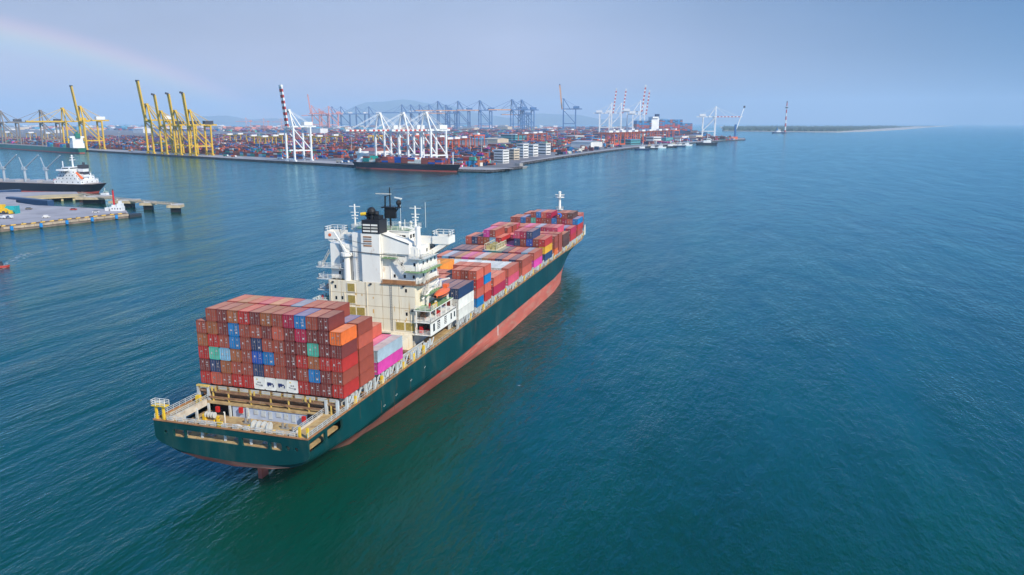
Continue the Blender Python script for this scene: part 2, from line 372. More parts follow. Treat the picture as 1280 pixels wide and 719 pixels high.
for u in range(200, 840, 12):
    v = 149 - 17 * math.exp(-((u - 452) / 34) ** 2) - 21 * math.exp(-((u - 505) / 45) ** 2) - 13 * math.exp(-((u - 570) / 42) ** 2) - 7 * math.exp(-((u - 700) / 50) ** 2) - 4 * math.exp(-((u - 250) / 60) ** 2) + sin(u * .11) * 1.2 + sin(u * .043 + 1) * 1.0
    us.append((u, min(v, 152)))
ridge(us, Dh * .93, 'hill')

# air: pale haze round everything
hz = MB(); hz.box(-8900, 34000, -24000, 33000, -1.2, 1000)
hm = bpy.data.materials.new('haze'); hm.use_nodes = True; hm.node_tree.nodes.clear()
ho = nn(hm.node_tree, 'ShaderNodeOutputMaterial'); pv = nn(hm.node_tree, 'ShaderNodeVolumePrincipled'); pv.inputs['Color'].default_value = (.64, .83, 1.0, 1); pv.inputs['Density'].default_value = 5.5e-5; pv.inputs['Anisotropy'].default_value = 0.0
hm.node_tree.links.new(pv.outputs[0], ho.inputs['Volume'])
hzo = tag(hz.build('haze', hm), 'pale humid haze over the harbour', kind='stuff')

# ================================================================== THE BIG SHIP
SR = empty('container_ship', (124, 0, 0)); tag(SR, 'big green container ship with red boot stripe and white house, underway in open water', 'ship')
def ship(mb, name, mats, parent=None, smooth=False):
    """ship parts are written in ship coordinates (x forward from the aftmost containers, z up from the sea)"""
    if parent is None: return mb.build(name, mats, SR, loc=(-124, 0, 0), smooth=smooth)
    return mb.build(name, mats, parent, smooth=smooth)
def each(mb, name, mats, parent=None, auto=True): return build_each(mb, lambda q: ship(q, name, mats, parent), auto)
def interp(x, tab):
    if x <= tab[0][0]: return tab[0][1]
    for (a, va), (b, vb) in zip(tab, tab[1:]):
        if x <= b: return va + (vb - va) * (x - a) / (b - a)
    return tab[-1][1]
HB = 16.35; DZ = 13.5; CY = .0
BD = [(-14, HB), (222, HB), (232, 15.9), (240, 14.6), (248, 12.0), (254, 8.8), (259, 4.8), (262, .15)]
BW = [(130, 16.3), (172, 16.3), (190, 14.8), (206, 11.8), (225, 7.0), (240, 3.2), (250, 1.4), (262, .12)]
def xstem(z): return 248 + 14 * (max(0, z) / DZ) ** .8 if z > 0 else 248 - 1.0 * min(1, -z / 3)
ZBOT = [(-13.5, 7.3), (-12.6, 5.9), (-10, 4.7), (-8, 4.0), (-4, 2.8), (0, 2.4), (4, .8), (8, -2.5), (12, -6), (16, -8), (60, -8), (95, -9)]
def half(x, z):
    if x < 130:
        zb = interp(x, ZBOT)
        zk = interp(x, [(-13.5, 10.3), (-6, 9.0), (2, 7.9), (30, 8.0), (60, 5.5), (95, 1.0), (130, -1)])
        a = interp(x, [(-13.5, 2.0), (0, 1.4), (20, 1.15)]); b = interp(x, [(-13.5, 2.2), (-10, 1.7), (-6, 1.3), (0, 1.05), (10, 1.0), (20, 1.05), (30, 1.45), (60, 2.0)])
        t = (z - zb) / (zk - zb)
        if t >= 1: return HB
        if t <= 0: return 0.0
        return HB * (1 - (1 - t) ** a) ** (1 / b)
    w = interp(x, BW); d = interp(x, BD); t = max(0.0, z) / DZ
    return w + (d - w) * min(1, t) ** 1.45
hull = MB(); LV = [-3.0, -1.5, 0, .8, 1.6, 2.6, 3.6, 4.6, 5.6, 6.4, 7.2, 7.8, 8.4, 9.0, 9.6, 10.3, 11.3, 12.4, 13.5]
XS = [-13.5, -12.6, -11, -9.5, -8, -6, -4, -2, 0, 2, 5, 9, 14, 20, 27, 35, 45, 60, 78, 95, 112, 130, 150, 172, 182, 190, 198, 206, 216, 225, 232, 238, 243, 248, 252, 255.5, 258.5, 260.5, 262]
def hp(x, z, s):
    xx = x if x <= 200 else 200 + (x - 200) * (xstem(z) - 200) / 62.0
    y = half(x, z)
    return (xx, CY + s * y, z)
for s in (-1, 1):
    for i in range(len(XS) - 1):
        xa, xb = XS[i], XS[i + 1]
        zba = interp(xa, ZBOT); zbb = interp(xb, ZBOT)
        for j in range(len(LV) - 1):
            za, zb2 = LV[j], LV[j + 1]
            if xb <= 2.01 and za >= 10.29: continue
            def P(x, z, zlow): return hp(x, max(z, zlow), s)
            q = [P(xa, za, zba), P(xb, za, zbb), P(xb, zb2, zbb), P(xa, zb2, zba)]
            if s > 0: q = q[::-1]
            hull.quad(*q, mi=1 if (zb2 <= 5.61 or (xb < -9 and zb2 <= 7.3)) else 0)
# transom with its mooring ports
def rrect(a0, a1, b0, b1, r=.35, n=4):
    out = []
    for ca, cb, t0 in ((a1 - r, b1 - r, 0), (a0 + r, b1 - r, pi / 2), (a0 + r, b0 + r, pi), (a1 - r, b0 + r, 3 * pi / 2)):
        for k in range(n + 1):
            t = t0 + (pi / 2) * k / n; out.append((ca + r * cos(t), cb + r * sin(t)))
    return out
def plate(mb, outer, holes, to3, mi=0, depth_vec=None, mrim=2):
    loops = [[Vector((a, b, 0)) for a, b in l] for l in [outer] + holes]
    flat = [p for l in loops for p in l]
    base = len(mb.v); mb.v += [tuple(to3(p.x, p.y)) for p in flat]
    for t in tessellate_polygon(loops): mb.f.append(tuple(base + k for k in t)); mb.m.append(mi)
    if depth_vec is not None:
        for h in holes:
            n = len(h)
            for k in range(n):
                a = Vector(to3(*h[k])); b = Vector(to3(*h[(k + 1) % n])); dv = Vector(depth_vec)
                mb.quad(a, b, b + dv, a + dv, mi=mrim)
tl = []
zs = [13.5, 12, 11, 10.3, 9.6, 9.0, 8.4, 8.0, 7.7, 7.45, 7.3]
for z in zs: tl.append((half(-13.5, z) if z < 10.3 else HB, z))
tl += [(4, 7.2), (-4, 7.2)] + [(-y, z) for y, z in reversed(tl)]
holes = [rrect(9.7, 12.15, 10.6, 12.15), rrect(-2.0, 9.45, 10.6, 12.2), rrect(-8.15, -2.65, 10.65, 12.2), rrect(-10.95, -8.55, 10.6, 12.15), rrect(-12.55, -11.7, 10.95, 11.75, .3), rrect(-14.2, -13.5, 10.95, 11.65, .3), rrect(13.5, 14.2, 10.95, 11.65, .3)]
plate(hull, tl, holes, lambda a, b: (-13.5, a, b), 0, (.5, 0, 0))
for s in (-1, 1):
    plate(hull, [(-13.5, 10.3), (2, 10.3), (2, 13.5), (-13.5, 13.5)], [rrect(-13.1, -7.7, 10.75, 12.6, .4), rrect(-7.0, -1.4, 10.75, 12.8, .4)], (lambda a, b, s=s: (a, CY + s * HB, b)), 0, (0, -s * .45, 0))
hull_o = ship(hull, 'hull', [M_green, M_red, M_green])
# rusty gunwale
gw = MB()
for s in (-1, 1):
    for xa, xb in zip(XS, XS[1:]):
        a = hp(xa, DZ, s); b = hp(xb, DZ, s); gw.bar((a[0], a[1], DZ + .05), (b[0], b[1], DZ + .05), .28, .22)
gw.bar((-13.5, -HB, DZ + .05), (-13.5, HB, DZ + .05), .28, .22)
ship(gw, 'gunwale', M_rustbar, hull_o)
# draught marks and little scuffs near the stern quarter, the white load mark amidships
dm = MB()
for x, z in ((16, 8.6), (22, 8.9), (30, 9.6), (38, 10.2)):
    for k in range(2): dm.box(x + .5 * k, x + .5 * k + .14, -HB - .03, -HB - .005, z + .1 * k, z + .22 + .1 * k)
dm.box(96, 96.5, -HB - .03, -HB - .005, 2.4, 5.6)
each(dm, 'draught_mark', M_white, hull_o)
ru = MB(); rnd_ = random.Random(4)
for i in range(44):
    x = rnd_.uniform(4, 215); w = rnd_.uniform(.06, .22); h = rnd_.uniform(.8, 4.5); z1 = rnd_.choice((13.4, 13.4, 13.3, 10.5)); ru.quad((x, -HB - .012, z1 - h), (x + w, -HB - .012, z1 - h), (x + w, -HB - .012, z1), (x, -HB - .012, z1))
each(ru, 'rust_run', mat('rust run', (.075, .060, .035), .8, var=.3, scale=1.5), hull_o)
ru = MB()
for i in range(22):
    x = 45 + 6.8 * i; ru.quad((x, -HB - .008, 5.7), (x + .07, -HB - .008, 5.7), (x + .07, -HB - .008, 13.4), (x, -HB - .008, 13.4))
each(ru, 'weld_seam', mat('weld seam', (.004, .038, .038), .5), hull_o)
# rudder head
rd = MB(); rd.box(-5.4, -3.2, -.4, .4, -3, 4.0); rd.box(-5.6, -2.2, -.7, .7, 3.2, 5.0)
ship(rd, 'rudder', M_red)
# decks
dk = MB()
out = [hp(x, DZ, -1) for x in XS if x >= 2] + [hp(x, DZ, 1) for x in reversed(XS) if x >= 2]
dk.prism([(0, -HB + .05)] + [(p[0], p[1] * .995) for p in out] + [(0, HB - .05)], DZ - .5, DZ - .1)
dk.box(-13.3, 0, 13.5, HB - .1, DZ - .5, DZ - .1); dk.box(-13.3, 0, -HB + .1, -12.75, DZ - .5, DZ - .1)
dk.box(-13.3, -12.3, -12.75, 13.5, DZ - .5, DZ - .1); dk.box(-2.3, 0, -12.75, 13.5, DZ - .5, DZ - .1)
ship(dk, 'deck', M_rustdeck)
md = MB(); md.box(-13.2, -.5, -14.9, 14.9, 9.3, 9.75)
mdo = ship(md, 'mooring_deck', M_rustdeck)
bk = MB(); bk.box(-2.1, -1.9, -12.7, 7.6, 9.75, 12.1)
ship(bk, 'bulkhead', M_bluewall)
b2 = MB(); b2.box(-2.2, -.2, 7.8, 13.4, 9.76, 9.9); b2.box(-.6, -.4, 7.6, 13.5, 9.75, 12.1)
ship(b2, 'alcove', M_sootshade)  # recess floor and back wall black, their shade put into the colour
pl = MB()
for y in (13.0, 8.0, 4.0):
    pl.box(-2.5, -2.15, y - .2, y + .2, 9.75, 13.0)
for x in (-12.6, -9.0, -5.5):
    for y in (13.3, -12.6): pl.box(x - .2, x + .2, y - .2, y + .2, 9.75, 13.0)
for y in (-9, -4, 1.5, 6.5, 10): pl.box(-12.7, -12.35, y - .2, y + .2, 9.75, 13.0)
each(pl, 'pillar', M_palesteel)
pn = MB()
for k in range(11): pn.box(-2.22, -2.12, -11.8 + 1.7 * k + .2 * sin(k * 2.3), -10.9 + 1.7 * k, 10.2 + .3 * (k % 3), 11.7)
each(pn, 'bulkhead_panel', M_palesteel)
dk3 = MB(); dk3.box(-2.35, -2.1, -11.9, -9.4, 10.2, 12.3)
ship(dk3, 'doorway', M_sootshade)  # flat black panel, the dark inside put into its colour
# winches, bollards, fairleads, vents on the mooring deck
def winch(x, y, sc, ax=0):
    w = MB()
    for k in range(4): w.cyl((x, y - 1.6 * sc + k * 1.05 * sc, 10.9), (x, y - 1.45 * sc + k * 1.05 * sc, 10.9), 1.0 * sc, n=14)
    wo_ = ship(w, 'mooring_winch', M_palesteel)
    w2 = MB(); w2.cyl((x, y - 1.5 * sc, 10.9), (x, y + 1.6 * sc, 10.9), .6 * sc, n=12); ship(w2, 'rope_drum', M_rope, wo_)
    w3 = MB(); w3.box(x - 1.1 * sc, x + 1.1 * sc, y - 2.0 * sc, y - 1.75 * sc, 9.76, 10.1); w3.box(x - .9 * sc, x + .9 * sc, y + 1.7 * sc, y + 2.6 * sc, 9.76, 11.0); each(w3, 'winch_base', M_yellow, wo_)
winch(-7.2, -2.6, 1.05); winch(-9.6, 8.6, .7); winch(-5.0, 10.5, .6)
vt = MB(); vt.mark(); vt.cyl((-8.6, 2.2, 9.76), (-8.6, 2.2, 10.6), 1.0, n=14); vt.dome((-8.6, 2.2, 10.6), 1.25, n=14, k=4, squash=.45, full=False)
vt.mark(); vt.cyl((-9.5, 3.9, 9.76), (-9.5, 3.9, 11.0), .18); vt.mark(); vt.cyl((-6.2, 6.3, 9.76), (-6.2, 6.3, 12.4), .12); vt.bar((-6.2, 6.3, 12.4), (-7.4, 5.5, 12.9), .14)
each(vt, 'deck_vent', M_white, auto=False)
bo = MB()
for x, y in ((-11.3, 11), (-11.3, 5.5), (-11.4, -.5), (-11.4, -6.5), (-11.2, -10.6), (-5.5, -8.6), (-4.4, 2.6), (-4.6, -5.8), (-7.0, 11.8), (-9, -9.8)):
    bo.mark(); bo.box(x - .35, x + .35, y - .8, y + .8, 9.76, 9.95); bo.cyl((x, y - .45, 9.9), (x, y - .45, 10.75), .24); bo.cyl((x, y + .45, 9.9), (x, y + .45, 10.75), .24)
each(bo, 'bollard', M_steel, auto=False)
yb = MB()
for x, y, h in ((-8.8, 10.2, 1.6), (-10.6, 7.0, 1.2), (-5.6, 8.4, 1.3), (-3.3, 11.2, .6)): yb.box(x - .2, x + .2, y - .25, y + .25, 9.76, 9.76 + h)
yb.box(-13.1, -12.7, 1.6, 2.6, DZ - .1, DZ + 1.0); yb.box(-4, -3.3, 13.7, 14.6, DZ - .1, DZ + 1.5)
each(yb, 'yellow_locker', M_yellow)
rb_ = MB()
for x, y, z in ((-2.7, 10.6, 10.6), (-2.7, 5.2, 11.0), (-3.0, -9.0, 10.9)): rb_.box(x - .25, x + .25, y - .35, y + .35, z, z + 1.1)
each(rb_, 'fire_locker', M_fire)
# yellow bitts on the stern corners with railed platform
for s in (1, -1):
    cb = MB(); y = s * 15.2
    for yy in (y - .8, y + .8): cb.box(-13.1, -12.7, yy - .17, yy + .17, DZ - .1, DZ + (2.6 if s > 0 else 1.9))
    if s > 0: cb.box(-13.4, -12.2, y - 1.6, y + 1.5, DZ + 2.6, DZ + 2.75)
    cbo = ship(cb, 'stern_frame', M_yellow)
    if s > 0:
        r_ = MB(); r_.rail([(-13.4, y - 1.6, DZ + 2.7), (-13.4, y + 1.5, DZ + 2.7), (-12.2, y + 1.5, DZ + 2.7), (-12.2, y - 1.6, DZ + 2.7)], step=1.0); ship(r_, 'railing', M_white, cbo)
for ch in SR.children:
    if ch.name.split('.')[0] in ('mooring_deck', 'bulkhead', 'alcove', 'bulkhead_panel', 'doorway', 'mooring_winch', 'deck_vent', 'bollard', 'fire_locker') or (ch.name.startswith('yellow_locker') and ch.data.vertices[0].co.z < 12): ch.location.z = .95
rl = MB()
rl.rail([(-13.3, -14.2, DZ), (-13.3, 13.4, DZ)], w=.06, h=1.0, step=2.2, bars=2); rl.rail([(-12.2, 13.5, DZ), (-1, 13.5, DZ)], w=.08); rl.rail([(-12.2, -12.7, DZ), (-1, -12.7, DZ)], w=.08)
rl.rail([(-13.3, 16.2, DZ), (0, 16.2, DZ)], w=.08); rl.rail([(-13.3, -16.2, DZ), (0, -16.2, DZ)], w=.08)
ship(rl, 'stern_railing', M_palesteel)
wl = MB()      # white inner coaming of the well and capping plates
wl.box(-12.3, -12.15, -12.7, 13.5, DZ - .9, DZ + .25); wl.box(-12.3, -2.3, 13.3, 13.5, DZ - 1.0, DZ + .25); wl.box(-12.3, -2.3, -12.75, -12.6, DZ - 1.0, DZ + .25)
for k in range(12): wl.box(-13.2, -12.7, -13.4 + 2.35 * k, -12.4 + 2.35 * k, DZ - .1, DZ + .65)
each(wl, 'coaming', mat('worn cream coaming', (.56, .50, .40), .7, var=.2, scale=.6, dirt=(.34, .20, .10), dirt_amt=.4))
# lashing platform below the aftmost containers
lp = MB(); lp.box(-1.7, -.9, -15.4, 15.4, 15.15, 15.5); lp.box(-.8, -.2, -15.8, 15.8, 14.4, 14.75); lp.box(-1.9, -1.6, -13, 13.2, 14.0, 14.35)
lpo = ship(lp, 'lashing_platform', M_deckbrown)
l2 = MB()
for k in range(13):
    y = -15.2 + k * 2.5
    l2.box(-.35, -.2, y + .25, y + 2.1, 15.15, 15.95)
for y in (-15.6, -13.2, 13.2, 15.6):
    l2.box(-1.9, -1.4, y - .25, y + .25, DZ - .1, 16.3)
each(l2, 'pale_panel', M_palesteel, lpo)
l3 = MB()
for y in (-14.2, -9.4, -5, -1, 3.5, 8.6, 12.2): l3.box(-1.8, -1.5, y - .09, y + .09, DZ - .1, 15.2)
for y in (12.2, 11.4, 3.3, 2.5, -8.9, -9.9): l3.box(-2.0, -1.8, y - .15, y + .15, 15.5, 16.35)
l3.box(-2.0, -1.4, 13.0, 15.8, 16.2, 16.5)
each(l3, 'yellow_post', mat('worn yellow', (.58, .40, .10), .7, var=.3, scale=1), lpo)
l4 = MB(); l4.rail([(-1.75, -15.2, 15.5), (-1.75, 15.2, 15.5)], w=.06, step=2.4, bars=2, h=.9); ship(l4, 'railing', M_dyellow, lpo)

# hatch coamings and the lashing gear strip down both sides
BAYX = [0, 6.7, 14.5, 62.4, 77.2, 84.3, 92.9, 108.4, 125.0, 140.7, 156.8, 173.0, 180.6, 188.6, 203.6, 218.6, 233.0]
hc = MB()
for x0, x1 in ((0, 27), (61.5, 75), (76.5, 91), (92, 105.6), (107.5, 121), (124, 137.5), (140, 153.3), (156, 169.4), (172.5, 187), (188, 201), (203, 216), (218, 231), (232.6, 245)):
    w = 13.4 if x1 < 232 else 11.5; hc.box(x0 + .3, x1, -w, w, DZ - .1, 15.9)
each(hc, 'hatch_coaming', M_deckbrown)
st = MB(); sy = MB(); sr = MB(); stp_ = MB(); beam = MB()
x = 1.0; k = 0
while x < 243:
    hw = min(15.9, interp(x, BD) - .45)
    inhouse = 43 < x < 61
    for s in (-1, 1):
        if not inhouse:
            y = s * hw; q_ = st if s < 0 else stp_; q_.mark()
            q_.box(x, x + .5, y - .2, y + .2, DZ - .1, 16.1)
            q_.bar((x + .3, y, DZ), (x + 2.6, y, 15.9), .2, .25)
            if k % 2 == 0: q_.box(x + 1.2, x + 3.0, y - .1, y + .1, DZ + .7, DZ + 2.2)
            if k % 3 == 0: sy.box(x + 3.4, x + 3.9, y - .25, y + .25, DZ - .1, DZ + 1.5 + .6 * RND())
            if k % 3 == 1: sr.box(x + 3.2, x + 4.2, y - .3, y + .3, DZ - .1, DZ + 1.0)
    x += 3.75 + .35 * sin(k); k += 1
for s in (-1, 1):
    for xa, xb in ((2, 43), (61, 225)): beam.box(xa, xb, s * 14.2 - .12, s * 14.2 + .12, 15.2, 15.45); beam.box(xa, xb, s * 13.6 - .1, s * 13.6 + .1, DZ - .1, 15.0)
each(st, 'container_stanchion', M_palesteel, auto=False); tag(ship(stp_, 'container_stanchions', M_palesteel), kind='stuff'); each(sy, 'yellow_bracket', M_yellow); each(sr, 'brown_bracket', M_deckbrown); each(beam, 'lashing_beam', M_palesteel)
dr = MB()
for s in (-1, 1):
    dr.rail([(0, s * 16.2, DZ), (225, s * 16.2, DZ)], w=.055, step=2.0, bars=2)
dr.rail([(225, -16.2, DZ), (234, -15.6, DZ), (242, -14.0, DZ)], w=.055, step=2); ship(dr, 'side_railing', M_palesteel)
# open deck between the aft stack and the house
eq = MB(); eq2 = MB(); eq3 = MB()
for i in range(46):
    x = 28.5 + 13.5 * RND(); y = -15.6 + 31 * RND(); w = .3 + .6 * RND(); h = .5 + 1.6 * RND()
    (eq, eq2, eq3)[i % 3].box(x - w, x + w, y - w, y + w, DZ - .1, DZ + h)
eq.box(36, 43.5, -11, -5.5, DZ - .1, 16.6); eq.box(37, 43.5, 2, 11, DZ - .1, 16.2)
each(eq, 'deck_house', M_cream); each(eq2, 'deck_locker', M_deckbrown); each(eq3, 'yellow_locker', M_yellow)
# bow: bulwark, windlass deck, foremast
bw_ = MB()
fx = [x for x in XS if x >= 238]
for s in (-1, 1):
    for xa, xb in zip(fx, fx[1:]):
        a = hp(xa, DZ, s); b = hp(xb, DZ, s); k = 1.02
        bw_.quad(a, b, (b[0] + .5, b[1] * k, DZ + 2.0), (a[0] + .5, a[1] * k, DZ + 2.0)); bw_.quad((a[0], a[1] * .985, DZ), (b[0], b[1] * .985, DZ), (b[0] + .3, b[1] * k * .985, DZ + 2.0), (a[0] + .3, a[1] * k * .985, DZ + 2.0))
ship(bw_, 'bulwark', M_green)
fl = MB()
for y in (-13.9,): fl.box(243.4, 245.4, y - .8, y + .3, DZ, DZ + .5); fl.box(243.4, 243.9, y - .8, y - .4, DZ + .5, DZ + 4.6); fl.box(245, 245.4, y - .8, y - .4, DZ + .5, DZ + 4.6); fl.box(243.4, 245.4, y - .8, y - .4, DZ + 4.2, DZ + 4.8)
ship(fl, 'accommodation_frame', M_white)
fm = MB(); mx_, my_ = 251.5, 0
fm.cyl((mx_, my_, DZ), (mx_, my_, 33.0), .85, .55, n=12)
fmo = ship(fm, 'foremast', M_white, smooth=False)
fp = MB(); fp.cyl((mx_, my_, 24.7), (mx_, my_, 25.0), 1.9, n=12); fp.cyl((mx_, my_, 30.8), (mx_, my_, 31.1), 2.3, n=12); fp.box(mx_ - .5, mx_ + .5, -.5, .5, 33.0, 33.9); fp.bar((mx_, -2.4, 32.2), (mx_, 2.4, 32.2), .3)
fp.dome((mx_, 0, 33.4), .7, n=8, k=4); ship(fp, 'mast_platform', M_white, fmo)
fr = MB()
for z in (25.0, 31.1):
    ring = [(mx_ + 2.0 * cos(2 * pi * k / 10), 2.0 * sin(2 * pi * k / 10), z) for k in range(11)]; fr.rail(ring, w=.1, step=1.4, bars=2)
ship(fr, 'railing', M_white, fmo)

# ---------------- the house
hs = MB(); hs.box(44, 58, -11.75, 11.75, 16.9, 29.0); hs.box(43.2, 44.0, -11.9, 11.9, 16.55, 16.95)
hso = ship(hs, 'lower_house', M_cream)
hb = MB(); hb.box(44.5, 57.5, -11, 11, DZ - .1, 16.55); ship(hb, 'house_base', M_palesteel)
seams = MB()
for z in (20, 23, 26): seams.box(43.975, 44.0, -11.74, 11.74, z - .04, z + .04)
for y in (-7.5, -3, 1.7, 8.3): seams.box(43.97, 43.995, y - .03, y + .03, 17, 28.9)
each(seams, 'plate_seam', M_rustdeck, hso)
for y0, y1, z0, z1 in ((4.5, 6.5, 26.4, 28.4), (4.5, 6.5, 23.4, 25.4), (4.45, 6.1, 20.4, 22.4), (1.95, 4.15, 20.4, 22.4), (-8.7, -6.5, 17.4, 19.4), (-11.5, -9.1, 17.4, 19.4)):
    lv = MB(); lv.box(43.88, 44.0, y0, y1, z0, z1)
    for k in range(9): z = z0 + (z1 - z0) * (k + .5) / 9; lv.box(43.82, 43.9, y0 + .08, y1 - .08, z - .05, z + .04)
    ship(lv, 'louvre', M_dyellow, hso)
    fr_ = MB()
    for a, b2, c, d2 in ((y0 - .15, y1 + .15, z1, z1 + .15), (y0 - .15, y1 + .15, z0 - .15, z0), (y0 - .15, y0, z0, z1), (y1, y1 + .15, z0, z1)): fr_.box(43.86, 44.0, a, b2, c, d2)
    ship(fr_, 'louvre_frame', M_cream, hso)
rus = MB()
for y, z, w, h in ((-9.4, 22.5, .9, .12), (-9.3, 20.6, .22, .7), (-6.6, 20.0, .18, .7), (-9.0, 19.9, .3, .5), (3.8, 22.9, 1.2, .2), (4.3, 26.0, .35, .45), (-.4, 22.2, .3, 1.0), (-11.6, 18.6, .15, 1.6), (1.6, 22.8, .4, .15), (-6.2, 23.4, .1, 1.4), (2.6, 25.9, .25, .5), (-.5, 25.4, .25, .5)):
    rus.box(43.965, 43.985, y - w / 2, y + w / 2, z - h, z)
each(rus, 'rust_stain', mat('orange rust stain', (.62, .36, .10), .8, var=.25, scale=2), hso)
def window(parent, face, a, z, w=.5, h=.75, x=None, glass=M_dkglass):
    q = MB()
    if face == 'aft': q.box(x - .05, x - .01, a - w / 2, a + w / 2, z - h / 2, z + h / 2)
    if face == 'stbd': q.box(a - w / 2, a + w / 2, x - .05, x - .01, z - h / 2, z + h / 2)
    if face == 'port': q.box(a - w / 2, a + w / 2, x + .01, x + .05, z - h / 2, z + h / 2)
    return ship(q, 'window', glass, parent)
for y, z in ((9.9, 27.4), (9.8, 24.5), (8.1, 24.6), (-9.45, 27.5), (-9.45, 21.6)): window(hso, 'aft', y, z, .5, .85, 44.0)
# pipes, ladders and floodlights on the after faces
for y, z0, z1, x in ((11.2, 17, 28.8, 43.9), (7.4, 17, 26, 43.9), (-2.9, 29.1, 40.6, 45.0), (1.2, 17, 29, 43.92), (-10.6, 17, 23, 43.9), (5.6, 29, 37.8, 45.9), (-4.6, 29.1, 36, 45.9), (-11.4, 29.1, 37.6, 45.9)):
    q = MB(); q.cyl((x, y, z0), (x, y, z1), .09, n=6); ship(q, 'pipe', M_cream if z0 < 20 else M_white, hso)
for y, z0, z1, x in ((-5.4, 17, 29, 43.9), (3.3, 29.1, 37.9, 44.1), (9.0, 29.1, 38, 45.9)):
    q = MB(); q.bar((x, y - .22, z0), (x, y - .22, z1), .06); q.bar((x, y + .22, z0), (x, y + .22, z1), .06)
    for k in range(int((z1 - z0) / .45)): q.bar((x, y - .22, z0 + .45 * k), (x, y + .22, z0 + .45 * k), .05)
    ship(q, 'ladder', M_steel, hso)
for y, z in ((10.5, 28.6), (0, 28.7), (-8.8, 28.6), (-11, 22.6)):
    q = MB(); q.box(43.6, 43.95, y - .25, y + .25, z - .2, z + .15); ship(q, 'floodlight', M_black, hso)
# upper house
uh = MB(); uh.box(46, 58, -12, 12, 29.02, 38.0); uh.box(48, 58, -12.3, 12.3, 23.0, 29.02)
uho = ship(uh, 'upper_house', M_white)
for x, ys, z in ((46, (9.6, -5.6, -8.3, -10.7), 30.6), (46, (-7.6, -11.0, 8.3), 33.7), (46, (-9.4,), 36.9)):
    for y in ys: window(uho, 'aft', y, z, .55, .8, x)
for z in (30.7, 33.7, 36.6):
    for x in (49, 51.5, 54, 56.5): window(uho, 'stbd', x, z, .7, .8, -12.0); window(uho, 'port', x, z, .7, .8, 12.0)
dd = MB(); dd.box(45.93, 46.0, 4.9, 5.8, 29.05, 31.1); ship(dd, 'door', M_shadow, uho)
cs = MB(); cs.box(44.2, 50, -2.55, 2.35, 29.03, 41.2); cs.box(45.2, 50, 2.36, 5.3, 29.04, 41.1)
cs.quad((45.6, -2.56, 36.2), (45.6, -9.8, 36.2), (45.6, -9.8, 38.8), (45.6, -2.56, 41.0)); cs.quad((45.6, -2.56, 41.0), (45.6, -9.8, 38.8), (50, -9.8, 38.8), (50, -2.56, 41.0)); cs.quad((45.6, -9.8, 36.2), (50, -9.8, 36.2), (50, -9.8, 38.8), (45.6, -9.8, 38.8))
cso = ship(cs, 'engine_casing', M_white)
cb_ = MB(); cb_.bar((45.5, -2.5, 41.05), (45.5, -9.9, 38.8), .14); cb_.bar((44.0, 5.5, 36.6), (44.0, -9.5, 35.9), .14); cb_.bar((44.6, 8, 39.6), (44.1, 1.5, 38.6), .08)
each(cb_, 'cable', M_black, cso)
for k in range(5):
    z = 40.35 - .55 * k
    lo = MB(); lo.box(44.1, 44.2, -.55, 1.65, z - .16, z + .16); ship(lo, 'vent_slot', M_rustbar if k % 2 == 0 else M_steel, cso)
tk = MB(); tk.cyl((49, 7.2, 38), (49, 7.2, 39.9), 1.3, n=16); ship(tk, 'tank', M_palesteel, cso)
fn = MB(); fn.box(44.1, 48.4, -2.75, 1.95, 41.2, 44.5); fno = ship(fn, 'funnel', M_black)
for y0, y1 in ((-.35, 1.6), (-2.3, -.6)):
    for k in range(3):
        z = 43.3 - .75 * k; q = MB(); q.box(44.02, 44.1, y0, y1, z - .2, z + .2); ship(q, 'louvre', M_white if k != 1 else M_rope, fno)
ex = MB()
for y, r, h in ((-.2, .75, 1.9), (-1.5, .45, 1.4), (1.0, .4, 1.0)):
    ex.cyl((45.9, y, 44.5), (45.9, y, 44.5 + h), r, n=14); ex.dome((45.6, y + .1, 44.6 + h), r * 1.45, n=12, k=6)
ex.cyl((46.9, -.9, 44.5), (46.9, -.9, 46.4), .5, n=12); ex.box(45, 47.6, -2.3, -1.0, 44.5, 45.5)
ship(ex, 'exhaust_pipe', M_sootshade, fno, smooth=False)
yl = MB(); yl.cyl((45.4, 1.2, 45.9), (45.2, 2.6, 45.75), .42, n=10); ship(yl, 'yellow_pipe', M_yellow, fno)
# radar mast on the bridge roof, black, behind the funnel
rm = MB(); X = 53.0
rm.cyl((X, -1.6, 41.4), (X, -1.6, 51.8), .28, .14, n=8); rm.bar((X, 0, 41.4), (X, -.3, 49.6), .3); rm.box(X - .8, X + .8, -4.2, .6, 46.6, 46.9); rm.bar((X, -4.0, 46.9), (X, -4.0, 48.4), .5); rm.dome((X, -4.0, 48.0), .75, n=8, k=4)
rm.bar((X, -1.6, 49.8), (X, -.3, 49.4), .16); rm.box(X - .5, X + .5, -3.1, -.4, 44.0, 46.6); rm.bar((X, -3.8, 46.5), (X, -1.4, 43.8), .25)
rmo = ship(rm, 'radar_mast', M_sootshade)
rs2 = MB(); rs2.box(X - .15, X + .15, -2.0, 2.3, 50.0, 50.25); ship(rs2, 'radar_scanner', M_rope, rmo)
rs3 = MB(); rs3.bar((X, -4.9, 49.0), (X, -2.9, 49.3), .3); ship(rs3, 'radar_scanner', M_white, rmo)
